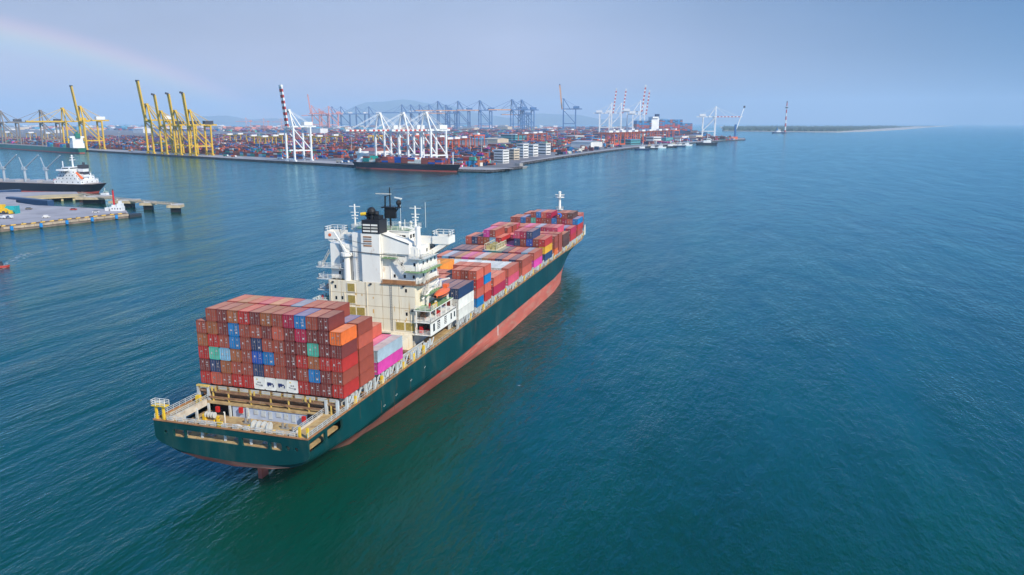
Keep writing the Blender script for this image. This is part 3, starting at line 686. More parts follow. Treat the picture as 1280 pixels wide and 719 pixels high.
# bridge with windows, roof, wings
br = MB(); br.box(50.2, 57.4, -7.8, 7.8, 38.0, 41.2); br.box(49.9, 57.8, -8.1, 8.1, 41.2, 41.35)
bro = ship(br, 'bridge', M_white)
rf = MB(); rf.box(50.2, 57.6, -7.8, 7.8, 41.352, 41.42); ship(rf, 'bridge_roof', M_gdeck, bro)
for y in (-3.9, -5.15, -6.4, 4.5, 6): window(bro, 'aft', y, 39.75, 1.05, .95, 50.2)
for x in (51.4, 53.1, 54.8, 56.4): window(bro, 'stbd', x, 39.8, 1.1, .95, -7.8); window(bro, 'port', x, 39.8, 1.1, .95, 7.8)
r_ = MB(); r_.rail([(50, -8, 41.35), (50, 8, 41.35), (57.7, 8, 41.35), (57.7, -8, 41.35), (50, -8, 41.35)], w=.07); ship(r_, 'railing', M_white, bro)
an = MB()
for x, y, h, r in ((52, 3.5, 2.2, .35), (51.5, -4.8, 1.5, .18), (51.5, -6.2, 2.6, .09), (55, -3.5, 7.5, .05), (57, -9.5, 6.5, .05), (56, 1.2, 1.7, .22), (51.2, -5.6, .9, .3), (54.5, -6.6, 1.3, .25)):
    an.mark(); an.cyl((x, y, 41.4), (x, y, 41.4 + h), r, n=8)
for c_ in ((56, 1.2, 43.4, .6), (51.5, -4.8, 43.1, .42), (54.5, -6.6, 42.9, .5)): an.mark(); an.dome(c_[:3], c_[3], n=10, k=5)
each(an, 'antenna', M_white, bro, auto=False)
for x, y, z0, z1 in ((54.0, -8.0, 41.4, 47.2), (50.3, 7.0, 38.0, 47.6)):
    sm = MB(); sm.cyl((x, y, z0), (x, y, z1), .3, .18, n=8)
    for k, w in enumerate((1.5, 1.1, .8)): sm.bar((x, y - w, z1 - .6 - 1.5 * k), (x, y + w, z1 - .6 - 1.5 * k), .16)
    sm.box(x - .3, x + .3, y - .8, y + .8, z1 - 3.0, z1 - 2.8); ship(sm, 'signal_mast', M_white)
for s in (1, -1):
    wg = MB(); y0, y1 = (8, 17.4)
    def Y(a): return s * a
    lo_, hi_ = min(Y(y0), Y(13)), max(Y(y0), Y(13))
    wg.box(53.2, 53.35, lo_, hi_, 38.1, 39.3); wg.box(56.8, 56.95, lo_, hi_, 38.1, 39.3); wg.box(53.2, 56.95, lo_, hi_, 37.9, 38.1)
    lo_, hi_ = min(Y(13), Y(y1)), max(Y(13), Y(y1)); wg.box(52.8, 57.1, lo_, hi_, 37.95, 38.1)
    for a in ((52.8, 52.95, lo_, hi_), (56.95, 57.1, lo_, hi_), (52.95, 56.95, Y(y1) - .1, Y(y1) + .05)): wg.box(*a, 38.1, 39.9)
    P1 = (53.0, Y(17.2), 37.95); P2 = (53.0, Y(12.0), 37.95); P3 = (53.0, Y(12.0), 35.0)
    for xx in (53.0, 56.8): wg.quad((xx, Y(17.2), 38.0), (xx, Y(15.0), 38.0), (xx, Y(12.0), 36.2), (xx, Y(12.0), 34.6))
    wg.quad((53.0, Y(17.2), 38.0), (56.8, Y(17.2), 38.0), (56.8, Y(12.0), 34.6), (53.0, Y(12.0), 34.6))
    wgo = ship(wg, 'bridge_wing', M_white)
    r_ = MB(); r_.rail([(52.9, Y(13), 39.9), (52.9, Y(17.35), 39.9), (57, Y(17.35), 39.9), (57, Y(13), 39.9), (52.9, Y(13), 39.9)], w=.1, h=1.2, bars=2); ship(r_, 'railing', M_white, wgo)
# galleries round the house
def gallery(z, pts, w=1.3, deck=M_gdeck):
    g = MB()
    for (xa, ya), (xb, yb) in zip(pts, pts[1:]):
        x0, x1 = min(xa, xb), max(xa, xb); y0, y1 = min(ya, yb), max(ya, yb)
        if x1 - x0 > y1 - y0: g.box(x0, x1, y0 - w / 2, y0 + w / 2, z - .18, z)
        else: g.box(x0 - w / 2, x0 + w / 2, y0, y1, z - .18, z)
    go = ship(g, 'gallery', deck)
    r_ = MB(); r_.rail([(x_, y_, z) for x_, y_ in pts], w=.08, step=1.3, bars=3); ship(r_, 'railing', M_white, go)
    return go
gallery(29.05, [(44.3, -2.8), (44.3, -12.6), (56.5, -12.9)], deck=M_deckbrown)
r_ = MB(); r_.box(44.0, 44.12, -12.0, -3.1, 29.1, 30.0); ship(r_, 'brown_screen', M_rustbar)
gallery(32.1, [(45.0, -8.9), (45.0, -13.2), (56.5, -13.4)])
gallery(35.3, [(45.2, -3.0), (45.2, -6.6)], w=1.6); gallery(35.4, [(45.4, -10), (45.4, -13.0), (56.5, -13.2)], deck=M_palesteel)
gallery(26.0, [(46.5, -12.6), (56.5, -13.2)]); gallery(37.9, [(49.5, 3), (49.5, 13)], deck=M_palesteel)
for z in (32.0, 29.0): gallery(z, [(45.4, 6.5), (45.4, 15.4), (49, 15.4)], deck=M_palesteel)
gallery(26.0, [(46, 12.4), (46, 15.6), (52, 15.6)], deck=M_palesteel); gallery(23.0, [(45, 12.4), (45, 15.8), (54, 15.8)])
stp = MB()
for a, b in (((44.8, -6.4, 35.3), (44.8, -8.9, 32.1)), ((46, 14.6, 32), (46, 12.4, 35.5)), ((46, -13.3, 29.1), (49.5, -13.6, 32.1)), ((46, -13.3, 26.1), (49.5, -13.3, 29.0))):
    stp.mark(); stp.bar(a, b, .5, .12); a2 = Vector(a) + Vector((0, 0, .9)); b2 = Vector(b) + Vector((0, 0, .9)); stp.bar(a2, b2, .09)
    for k in range(5): p = Vector(a).lerp(Vector(b), k / 4); stp.bar(p, p + Vector((0, 0, .9)), .07)
each(stp, 'stair', M_rope, auto=False)
# starboard and port side blocks with open decks
for s in (-1, 1):
    sb = MB(); Y = lambda a, b: (min(s * a, s * b), max(s * a, s * b))
    sb.box(43.0, 60.5, *Y(16.0, 16.2), 16.9, 20.2); sb.box(43.0, 60.6, *Y(11.8, 16.2), 19.85, 20.1); sb.box(43.0, 58.5, *Y(11.8, 16.2), 22.8, 23.0); sb.box(43.0, 60.6, *Y(11.8, 16.2), 16.7, 16.9)
    sb.box(60.3, 60.6, *Y(11.8, 16.2), 16.9, 19.85)
    for x in (43.1, 46.5, 50, 53.5, 57): sb.box(x, x + .22, *Y(15.95, 16.17), 20.1, 22.8)
    for y in (12.2,): sb.box(43.1, 43.35, *Y(y, y + .25), 16.9, 22.8)
    sb.box(50, 60, *Y(11.8, 14.5), 16.9, 19.85)
    sbo = ship(sb, 'side_block', M_white)
    gd = MB(); gd.box(43.1, 58.4, *Y(11.8, 16.1), 23.0, 23.06); ship(gd, 'boat_deck', M_gdeck, sbo)
    for k, (x, w, h) in enumerate(((44.9, 1.0, 1.9), (48.0, 1.7, 2.1), (52.6, 1.5, 2.0), (56.6, .8, 1.6), (59, .8, 1.4))):
        q = MB(); q.box(x - w / 2, x + w / 2, *Y(16.2, 16.25), 18.5 - h / 2, 18.5 + h / 2); wo2 = ship(q, 'window', M_dkglass, sbo)
        if k in (1, 2):
            q = MB()
            for j in range(4): q.box(x - w / 2, x + w / 2, *Y(16.25, 16.3), 18.5 - h / 2 + .45 * j + .2, 18.5 - h / 2 + .45 * j + .36)
            ship(q, 'bar', M_white, wo2)
    r_ = MB(); r_.rail([(43.1, s * 12, 23), (43.1, s * 16.1, 23), (47, s * 16.1, 23)], w=.09); r_.rail([(43.1, s * 12, 20.1), (43.1, s * 16.1, 20.1), (58, s * 16.1, 20.1)], w=.08); r_.rail([(43.1, s * 12, 16.9), (43.1, s * 16, 16.9)], w=.08); ship(r_, 'railing', M_white, sbo)
    gr = MB(); gr2 = MB(); gr3 = MB()
    for i in range(18):
        x = 44.2 + 12 * RND(); y = s * (12.3 + 3.2 * RND()); z = (16.92, 20.12)[i % 2]; w = .2 + .35 * RND()
        (gr, gr2, gr3)[i % 3].box(x - w, x + w, y - w, y + w, z, z + .6 + 1.3 * RND())
    each(gr, 'grey_locker', M_palesteel, sbo); each(gr2, 'red_locker', M_fire, sbo); each(gr3, 'vent', M_deckbrown, sbo)
    cr_ = MB(); cr_.box(45.6, 46.0, *Y(14.6, 15.0), 23.06, 24.3); cr_.box(47.2, 47.5, *Y(15.6, 16.0), 23.06, 24.2); each(cr_, 'red_locker', M_fire, sbo)
    # davits carry the lifeboat; the boat itself is a thing
    dv = MB()
    for x in (48.3, 56.4): dv.mark(); dv.bar((x, s * 13.2, 23), (x, s * 13.6, 28.0), .4, .5); dv.bar((x, s * 13.6, 28.0), (x, s * 16.0, 28.6), .35, .4); dv.bar((x, s * 15.4, 23.1), (x, s * 15.4, 24.4), .4)
    dv.mark(); dv.bar((46.5, s * 12.6, 25), (50, s * 15.6, 29.4), .35)
    each(dv, 'davit', M_white, sbo, auto=False)
yf = MB(); yf.rail([(45.2, -15.9, 23.05), (48.0, -15.9, 23.05)], w=.14, h=1.2, step=.7, bars=3); ship(yf, 'yellow_rail', M_yellow)
for s, lab in ((-1, 'orange enclosed lifeboat on its davits by the white house, hull side facing open water'), (1, 'orange lifeboat on the hidden far side of the white house, towards the port')):
    lb = empty('lifeboat', (52.4, s * 15.5, 24.4)); tag(lb, lab, 'lifeboat')
    m_ = MB(); n = 12; rings = []
    for i in range(9):
        t = i / 8; x = -4.6 + 9.2 * t; wv = max(.08, sin(pi * min(max(t, .03), .97)) ** .5); ring = []
        for k in range(n):
            a = 2 * pi * k / n; yy = 1.35 * wv * cos(a); zz = 1.15 + (1.15 if sin(a) < 0 else 1.25) * wv * sin(a) * (1.0 if sin(a) < 0 else .9); ring.append((x, yy, zz))
        rings.append(ring)
    for i in range(8):
        for k in range(n): j = (k + 1) % n; m_.quad(rings[i][k], rings[i + 1][k], rings[i + 1][j], rings[i][j])
    m_.build('lifeboat_hull', M_orange, lb, smooth=True)
    m_ = MB(); m_.box(2.0, 3.6, -.6, .6, 2.1, 2.95); m_.build('lifeboat_cabin', M_orange, lb)
    m_ = MB(); m_.box(-4.3, 4.3, -1.42, 1.42, 1.08, 1.2); m_.build('fender_strip', M_black, lb)
# pillar crane aft starboard and provision davit to port
pc = MB(); pc.cyl((47.2, -11.6, 32), (47.2, -11.6, 43.0), .75, .6, n=12); pc.box(46.2, 48.2, -12.6, -10.6, 35.6, 37.6); pc.bar((47.2, -11.6, 42.2), (46.6, -8.2, 42.9), .4); pco = ship(pc, 'provision_crane', M_white)
pc = MB(); pc.cyl((45.2, 7.0, 29), (45.2, 7.0, 35.4), .85, .8, n=12); pc.cyl((45.2, 7.0, 35.2), (45.2, 7.0, 36.0), 1.5, n=14); pc.bar((45.2, 7, 36), (45.6, 10.6, 41), .45); ship(pc, 'provision_crane', M_white)
lr = MB()
for y, z in ((15.9, 39.0), (-11.2, 37.6)): lr.cyl((52.72, y, z), (52.8, y, z), .42, n=14)
each(lr, 'lifebuoy', M_orange)

# ================================================================== containers
P_ = 2.49
def bay(x, Lc, base, h, rows):
    out = []
    n = len(rows)
    for i, r in enumerate(rows):                     # rows are listed top tier first
        t = n - 1 - i; r = r.replace(' ', '')
        for c, code in enumerate(r):
            if code == '.': continue
            out.append(dict(x=x, L=Lc, y=(6 - c) * P_, z=base + t * h, h=h - .055, code=code, col=c, tier=t, ntier=n))
    return out
def fill(top_rows, n, pool='mkocRmT'):
    """pads the tiers below, hidden under the visible ones"""
    rows = list(top_rows)
    while len(rows) < n:
        rows.append(''.join(random.choice(pool) if any(r.replace(' ', '')[c] != '.' for r in rows) else '.' for c in range(13)))
    return rows
def setc(row, **kw):
    row = list(row)
    for k, v in kw.items(): row[int(k[1:]) - 1] = v
    return ''.join(row)
BAYS = []
L20, L40 = 6.06, 12.19
BAYS.append(('sternmost stack', bay(0, L20, 16.2, 2.6264, ['.mkoRkomCbmk.', 'mokbmmkckCkkO', 'oRmbmnmmkkgkk', 'RgloombBmkRoR'.replace('oombB', 'omBb'), 'knommnmmkmbkm', 'RcmRRwwwwRkkm'])))
BAYS[0][1][:] = bay(0, L20, 16.2, 2.6264, ['.mkoRkomCbmk.', 'mokbmmkckCkkO', 'oRmbmnmmkkgkk', 'RglomBbmkRoRR', 'knommnmmkmbkm', 'RcmRRwwwwRkkR'])
BAYS.append(('second stack from stern', bay(6.7, L20, 16.2, 2.6264, fill(['.cTcpTClcmm..', 'mokcmmkmkcmbm'], 2) + ['mmkmmkommkmmc', 'mokmmkmkcmmkm', 'kmmokmkmomkmm', 'mkmokmmkmomkm'])))
BAYS.append(('stack just behind white house', bay(14.5, L40, 16.2, 2.6264, ['mmcmTmmcmmc..', 'mokmmkmkcmmMs', 'mkmokmmkmomkM'])))
hF = 2.86
def F(x, L_, base, rows, name): BAYS.append((name, bay(x, L_, base, 2.64 if x in (173.0, 180.6, 218.6, 233.0) else 2.7 if x in (77.2, 84.3) else hF, rows)))
F(62.4, L40, 15.9, ['mnnmnmnnnbnnn', 'mokmmkmkcmkkw', 'mkmokmmkmomkw'], 'first stack ahead of white house')
F(77.2, L20, 15.8, ['..........cmc', 'ccmcccmccccmR', 'mokmmkmkcmkkc', 'mkmokmmkmomkb'], 'second stack ahead of white house')
F(84.3, L20, 15.8, ['.........cccc', 'cmccccccmcccb', 'mokmmkmkcmkkc', 'mkmokmmkmomkR'], 'third stack ahead of white house')
F(92.9, L40, 15.8, ['....aa.......', 'mccmoocmccccc', 'mkmokmmkmomkC'], 'fourth stack ahead of white house')
F(108.4, L40, 15.8, ['nnmwwwwwwwwwc', 'mkmokmmkmomkp'], 'fifth stack ahead of white house')
F(125.0, L40, 15.7, ['clnTMpsTcncnm', 'mkmokmmkmomkc'], 'sixth stack ahead of white house')
F(140.7, L40, 15.6, ['nnnccbttncClc', 'mkmokmmkmomkM'], 'seventh stack ahead of white house')
F(156.8, L40, 15.3, ['...Mm...pCn..', 'cnmolR..nmBmR', 'mokmmkMMcmkky', 'mkmokmmkmomkn'], 'eighth stack ahead of white house')
F(173.0, L20, 14.9, ['...mm........', 'pcTpcpMppTcpm', 'mokmmkmkcmkkm', 'mkmokmmkmomkO'], 'fifth stack from bow')
F(180.6, L20, 14.9, ['....m........', 'pTcppcpMpcpcm', 'mokmmkmkcmkkm', 'mkmokmmkmomkm'], 'sixth stack from bow')
F(188.6, L40, 15.6, ['ppTp.cMplCpp.', 'mokmmkmkcmkkd', 'mkmokmmkmomkd'], 'fourth stack from bow')
F(203.6, L40, 16.2, ['MpTppcMbbpcbC', 'mkmokmmkmomkR'], 'third stack from bow')
F(218.6, L40, 16.4, ['....mbcC.mmd.', 'mmbmgRmmbmCcb', 'mokmmkmkcmkkR', 'mkmokmmkmomkm'], 'second stack from bow')
F(233.0, L40, 16.6, ['.cmcbcbcnmRc.', '.mokmkmmcmkm.', '.kmommkmokmm.'], 'stack nearest the bow')

ALL = [dict(c, bay=name, bi=i) for i, (name, cs_) in enumerate(BAYS) for c in cs_]
# how much of each container the photograph sees: rays from the camera against every box on board
bv = []; bf = []; owner = []
def addb(x0, x1, y0, y1, z0, z1, idx):
    i = len(bv); bv.extend([(x0, y0, z0), (x1, y0, z0), (x1, y1, z0), (x0, y1, z0), (x0, y0, z1), (x1, y0, z1), (x1, y1, z1), (x0, y1, z1)])
    for f in [(4, 5, 6, 7), (0, 1, 5, 4), (1, 2, 6, 5), (2, 3, 7, 6), (3, 0, 4, 7), (3, 2, 1, 0)]: bf.append(tuple(i + k for k in f)); owner.append(idx)
for i, c in enumerate(ALL): addb(c['x'], c['x'] + c['L'], c['y'] - 1.219, c['y'] + 1.219, c['z'], c['z'] + c['h'], i)
for b in ((44, 58, -12, 12, 16.9, 38), (44, 50, -2.5, 5, 38, 44), (50, 57, -8, 8, 38, 41.2), (43, 60, -16.2, 16.2, 16.7, 23)): addb(*b, -1)
tree = BVHTree.FromPolygons([Vector(v) for v in bv], bf)
for i, c in enumerate(ALL):
    sc = 0.0; rear = 0.0
    x0, x1, y0, y1, z0, z1 = c['x'], c['x'] + c['L'], c['y'] - 1.219, c['y'] + 1.219, c['z'], c['z'] + c['h']
    for face in range(3):
        for a in (.08, .3, .5, .7, .92):
            for b in (.1, .35, .65, .9):
                if face == 0: p = Vector((x0 + (x1 - x0) * a, y0 + (y1 - y0) * b, z1)); nrm = Vector((0, 0, 1)); ar = c['L'] * 2.44
                elif face == 1: p = Vector((x0, y0 + (y1 - y0) * b, z0 + (z1 - z0) * a)); nrm = Vector((-1, 0, 0)); ar = 2.44 * c['h']
                else: p = Vector((x0 + (x1 - x0) * a, y0, z0 + (z1 - z0) * b)); nrm = Vector((0, -1, 0)); ar = c['L'] * c['h']
                d = p - CAM; ds = d.length; d.normalize()
                hit = tree.ray_cast(CAM, d, ds + 5)
                if hit[0] is not None and owner[hit[2]] == i and abs(hit[3] - ds) < .15:
                    w = -d.dot(nrm) * ar / 20 / (ds * ds) * FPX ** 2; sc += w
                    if face == 1: rear += w
    c['vis'] = sc; c['rear'] = rear
order = sorted(range(len(ALL)), key=lambda i: -ALL[i]['vis'])
single = [i for i in order[:296] if ALL[i]['vis'] > .4]
print('containers on board', len(ALL), 'singles', len(single), 'seen', sum(c['vis'] > .4 for c in ALL))
ORD = ['first', 'second', 'third', 'fourth', 'fifth', 'sixth', 'seventh', 'eighth', 'ninth', 'tenth', 'eleventh', 'twelfth', 'thirteenth']
M_gask = mat('door gasket black', (.016, .014, .014), .8)
M_rod = mat('galvanised lock rod', (.27, .19, .17), .45, metal=.2, var=.2)
M_plac = mat('white door lettering', (.52, .46, .43), .6)
M_rim = {}
_bm = {}
def container_body(code, Lc, h, doors):
    key = (code, Lc, round(h, 2), doors)
    if key in _bm: return _bm[key]
    m = MB(); w = 1.205
    x0 = .14 if doors else 0.0
    m.box(x0 + .06 if doors else x0, Lc - .02, -w + .03, w - .03, .04, h - .05)
    # roof sheet, top rails, posts, bottom rails
    m.box(.1, Lc - .1, -w + .08, w - .08, h - .05, h - .02, mi=1)
    for s in (-1, 1):
        yo, yi = s * w, s * (w - .09)
        m.box(0, Lc, min(yo, yi), max(yo, yi), h - .11, h, mi=0); m.box(0, Lc, min(yo, yi), max(yo, yi), 0, .15, mi=0)
        for xx in (0, Lc - .14): m.box(xx, xx + .14, min(yo, s * (w - .13)), max(yo, s * (w - .13)), 0, h)
    for xx in (0, Lc - .12): m.box(xx, xx + .12, -w, w, h - .12, h - .001, mi=0); m.box(xx, xx + .12, -w, w, 0, .14, mi=0)
    if doors: m.box(.16, .2, -w + .1, w - .1, .1, h - .1, mi=2)
    if not doors:                      # corrugations of the long sides
        pass
    me = bpy.data.meshes.new('container_body'); me.from_pydata(m.v, [], m.f)
    for q in (cmat(code, 'side'), cmat(code, 'roof'), M_gask): me.materials.append(q)
    me.polygons.foreach_set('material_index', m.m); me.update(); _bm[key] = me
    return me
_dm = {}
def door_mesh(code, h, s, var):
    key = (code, round(h, 2), s, var)
    if key in _dm: return _dm[key]
    rnd = random.Random(s * 31 + var * 17 + 900)
    m = MB(); w = 1.07
    y0, y1 = (0.035, w) if s > 0 else (-w, -.035)
    m.box(.07, .13, y0, y1, .17, h - .16)
    for k in range(3):                               # pressed panels of the door leaf
        zz = .3 + (h - .6) * k / 3; m.box(.045, .07, y0 + .09, y1 - .09, zz, zz + (h - .6) / 3 - .12)
    for yy in (y0 + (y1 - y0) * .24, y0 + (y1 - y0) * .74):
        m.cyl((.02, yy, .1), (.02, yy, h - .08), .032, n=5, mi=1, cap=False); m.box(0, .05, yy - .13, yy + .13, .98, 1.06, mi=1); m.box(0, .05, yy - .06, yy + .06, .35, .45, mi=1); m.box(0, .05, yy - .06, yy + .06, h - .5, h - .4, mi=1)
    # white number panels and placards
    if s < 0:
        for k in range(rnd.randint(0, 4)): zz = h - .5 - rnd.uniform(.2, .34) * (k + 1); m.box(.03, .05, y0 + rnd.uniform(.25, .45), y0 + .5 + rnd.uniform(.1, .45), zz, zz + .1, mi=2)
        if var in (1, 4): m.box(.03, .05, y0 + .3, y1 - .32, .55, .85, mi=2)
    else:
        a_ = rnd.uniform(.2, .5); zz = rnd.uniform(.9, h - .7); m.box(.03, .05, y0 + a_, y0 + a_ + rnd.uniform(.15, .45), zz, zz + rnd.uniform(.12, .4), mi=2)
        if var in (2, 5): m.box(.03, .05, y0 + .25, y1 - .25, 1.3, 1.5, mi=2)
    me = bpy.data.meshes.new('door'); me.from_pydata(m.v, [], m.f)
    for q in (cmat(code, 'door'), M_rod, M_plac if code != 'w' else M_rod): me.materials.append(q)
    me.polygons.foreach_set('material_index', m.m); me.update(); _dm[key] = me
    return me
M_logo = mat('navy logo', (.02, .035, .12), .5); M_logog = mat('grey logo lettering', (.20, .20, .20), .6)
M_rodtint = {}
def cont_label(c):
    name = PAL[c['code']][0]
    col = ORD[c['col']] + ' column' if True else ''
    tier = 'top' if c['tier'] == c['ntier'] - 1 else ('bottom' if c['tier'] == 0 else ORD[c['tier']])
    return f"{name} container, {tier} tier, {ORD[c['col']]} row from port, {c['bay']}"
sset = set(single)
for i in single:
    c = ALL[i]; doors = c['rear'] > .6
    lab = cont_label(c)
    grp = 'shipping containers stacked on the green ship'
    if doors:
        root = empty('shipping_container', (c['x'], c['y'], c['z'])); tag(root, lab, 'container', grp)
        b = bpy.data.objects.new('body', container_body(c['code'], c['L'], c['h'], True)); COL.objects.link(b); b.parent = root
        var = random.randrange(7)
        white_logo = c['bi'] == 0 and c['code'] == 'w'
        if not white_logo:
            for s in (1, -1):
                d = bpy.data.objects.new('door', door_mesh(c['code'], c['h'], s, var)); COL.objects.link(d); d.parent = root
        else:
            q = MB(); q.box(.02, .16, -1.09, 1.09, .12, c['h'] - .12); q.build('end_panel', cmat('w', 'door'), root)
            q = MB()
            if c['col'] in (6, 7):
                q.box(-.02, .015, -.15, .7, 1.0, 1.62); q.box(-.02, .015, -.62, -.1, .95, 1.5); q.box(-.02, .015, -.78, -.55, .72, 1.25); q.box(-.02, .015, .35, .62, .78, 1.0)
                build_each(q, lambda w: w.build('logo', M_logo, root), auto=True)
                q = MB(); q.box(-.035, -.021, -.52, -.25, .98, 1.2); q.build('logo_patch', M_white, root)
            else:
                for (a0, a1, z0, z1) in ((.15, .38, 1.25, 1.55), (-.3, -.05, 1.25, 1.55), (.55, .8, .95, 1.08), (.45, .6, .85, 1.05), (.1, .35, .85, .95), (-.2, .05, .78, .92), (-.75, -.3, .68, .98)): q.box(-.02, .015, a0, a1, z0, z1)
                build_each(q, lambda w: w.build('logo_mark', M_logog, root), auto=True)
                q = MB(); q.box(-.02, .015, .3, .62, 1.95, 2.15); q.build('logo_patch', M_yellow, root)
        if c['bi'] == 15 and c['tier'] == 3 and c['col'] == 9:     # blue hooked mark on the maroon end
            q = MB(); R0, R1 = .5, 1.05
            for k in range(9):
                t0 = pi / 2 - pi * .95 * k / 9; t1 = pi / 2 - pi * .95 * (k + 1) / 9
                q.quad((-.03, -.1 - R0 * cos(t0), 1.45 + R0 * sin(t0)), (-.03, -.1 - R1 * cos(t0), 1.45 + R1 * sin(t0)), (-.03, -.1 - R1 * cos(t1), 1.45 + R1 * sin(t1)), (-.03, -.1 - R0 * cos(t1), 1.45 + R0 * sin(t1)))
            q.box(-.04, -.02, -.1, .8, 1.9, 2.45); q.build('blue_mark', mat('bright blue mark', (.0, .25, .85), .5), root)
    else:
        o = bpy.data.objects.new('shipping_container', container_body(c['code'], c['L'], c['h'], False)); COL.objects.link(o); o.location = (c['x'], c['y'], c['z']); tag(o, lab, 'container', grp)
# the flat rack with machinery on top of the seventh stack
fk = empty('flat_rack', (141.2, -.6 * P_ + 2.2, 15.6 + 2 * hF)); tag(fk, 'cream caged flat rack with machinery on top of coloured container roofs', 'flat rack')
q = MB(); q.box(0, 12, -2.4, 2.4, 0, .3)
for k in range(7):
    for y in (-2.3, 2.3): q.box(k * 2 - .06 if k else 0, k * 2 + .1, y - .08, y + .08, .3, 2.3)
for y in (-2.3, 2.3): q.box(0, 12.1, y - .07, y + .07, 2.2, 2.4); q.box(0, 12.1, y - .05, y + .05, 1.2, 1.32)
q.build('cage_frame', mat('cream steel', (.60, .55, .38), .6), fk)
q = MB()
for k in range(6): q.box(.4 + 1.95 * k, 1.9 + 1.95 * k, -1.9, -.2 + .3 * sin(k), .3, 1.3 + .5 * (k % 2)); q.box(.4 + 1.95 * k, 1.6 + 1.95 * k, .2, 1.9, .3, 1.2 + .6 * ((k + 1) % 2))
q.build('machinery', mat('ochre machinery', (.45, .36, .14), .6, var=.4, scale=1.2), fk)

# ------- everything of the container kind past the individual ones: hidden and slight ones on board, and the yards
codes = list(PAL); STF = MB(); smats = []; sidx = {}
for k in codes:
    sidx[k] = (len(smats), len(smats) + 1); smats += [cmat(k, 'door'), cmat(k, 'roof')]
def cbox(c, ax, ay, hx, hy, z0, z1, code): STF.obox(c, ax, ay, hx, hy, z0, z1, mi=sidx[code][0], mtop=sidx[code][1])
EX, EY = Vector((1, 0, 0)), Vector((0, 1, 0))
for i, c in enumerate(ALL):
    if i not in sset: cbox((c['x'] + c['L'] / 2, c['y'], 0), EX, EY, c['L'] / 2, 1.219, c['z'], c['z'] + c['h'], c['code'])
YP = 'mmmmkkkkRRccoobbbbnnnnBBltgwsOMdddbnmok'
land_poly = [(p.x, p.y) for p in pts]
def inside(x, y, poly=land_poly):
    r = False; j = len(poly) - 1
    for i in range(len(poly)):
        xi, yi = poly[i]; xj, yj = poly[j]
        if (yi > y) != (yj > y) and x < (xj - xi) * (y - yi) / (yj - yi) + xi: r = not r
        j = i
    return r
def proj(p):
    d = Vector(p) - CAM; z = d.dot(_f); return 640 + FPX * d.dot(_r) / z, 359.5 - FPX * d.dot(_u) / z
KEEP = []           # photo rectangles on the ground kept free for buildings: (u0, u1, v0, v1)
KEEP += [(445, 476, 192, 199), (612, 690, 190, 204), (572, 640, 174, 186), (700, 752, 182, 192), (756, 812, 176, 190), (612, 655, 203, 214)]
orig = G(440, 206, ZL)
nst = 0
a = -2400.0
blocks = []
while a < 2600:
    b = 62.0
    while b < 2100:
        blocks.append((a, b)); b += 34 + (16 if int(b / 34) % 4 == 0 else 0)
    a += 92.0
for a0, b0 in blocks:
    ctr = orig + qd * (a0 + 40) + inl * (b0 + 13)
    u, v = proj((ctr.x, ctr.y, ZL))
    if not (-15 < u < 905) or v < 160: continue
    if not inside(ctr.x, ctr.y) or not inside((ctr + qd * 45).x, (ctr + qd * 45).y) or not inside((ctr - qd * 45).x, (ctr - qd * 45).y) or not inside((ctr - inl * 15).x, (ctr - inl * 15).y): continue
    if any(k[0] < u + 12 and u - 12 < k[1] and k[2] - 1 < v < k[3] + 1 for k in KEEP): continue
    if RND() < .10: continue
    hmax = random.choice((3, 4, 4, 5, 5)); theme = random.choice(YP); near = b0 < 900
    nb = 7 if near else 4; rows = 6 if near else 3
    for i in range(nb):
        bt = random.choice((hmax, hmax, hmax - 1, hmax - 2)); bc = theme if RND() < .35 else random.choice(YP)
        for j in range(rows):
            t = max(1, bt - (RND() < .35) - (RND() < .15))
            cc = orig + qd * (a0 + (6.2 + 12.7 * i if near else 10 + 21 * i)) + inl * (b0 + ((1.3 + 2.75 * j) if near else (3 + 8 * j)))
            for k in range(t):
                if j > 0 and k < t - 1 and RND() < .8 and i not in (0, nb - 1): continue
                code = bc if RND() < .4 else random.choice(YP)
                cbox(cc, qd, inl, 6.05 if near else 10, 1.2 if near else 3.6, ZL + 2.75 * k, ZL + 2.75 * k + 2.65, code); nst += 1
# far yards, coarser stacks beyond
for i in range(5200):
    u = -20 + 900 * RND(); v = 159.2 + 13 * RND() ** 1.6
    p = G(u, v, ZL)
    if not inside(p.x, p.y) or (p - orig).dot(inl) < 2100: continue
    cbox(p, qd, inl, 14 + 20 * RND(), 5 + 6 * RND(), ZL, ZL + random.choice((5, 8, 11, 14)), random.choice(YP + 'wwscco')); nst += 1
for i in range(900):
    u = 585 + 300 * RND(); vs_ = interp(u, [(585, 211.5), (648, 206), (651, 203.5), (700, 196), (760, 188), (795, 184), (860, 178.6), (908, 175)]); p = G(u, vs_ - 2.2 - 9 * RND(), ZL)
    if not inside(p.x, p.y): continue
    if any(b0 - 9 < u < b1 + 9 and v0 < proj(p)[1] < v1 for b0, b1, v0, v1 in ((616, 686, 190, 206), (446, 476, 192, 202), (710, 745, 181, 186), (774, 792, 179, 183))): continue
    cbox(p, qd if RND() < .6 else inl, inl if RND() < .6 else qd, 6 if RND() < .7 else 3, 1.3, ZL, ZL + random.choice((2.6, 2.6, 5.3, 8)), random.choice(YP + 'ww')); nst += 1
print('yard boxes', nst)
tag(STF.build('shipping_containers', smats), 'mass of stacked containers of every colour filling the port yards', kind='stuff')

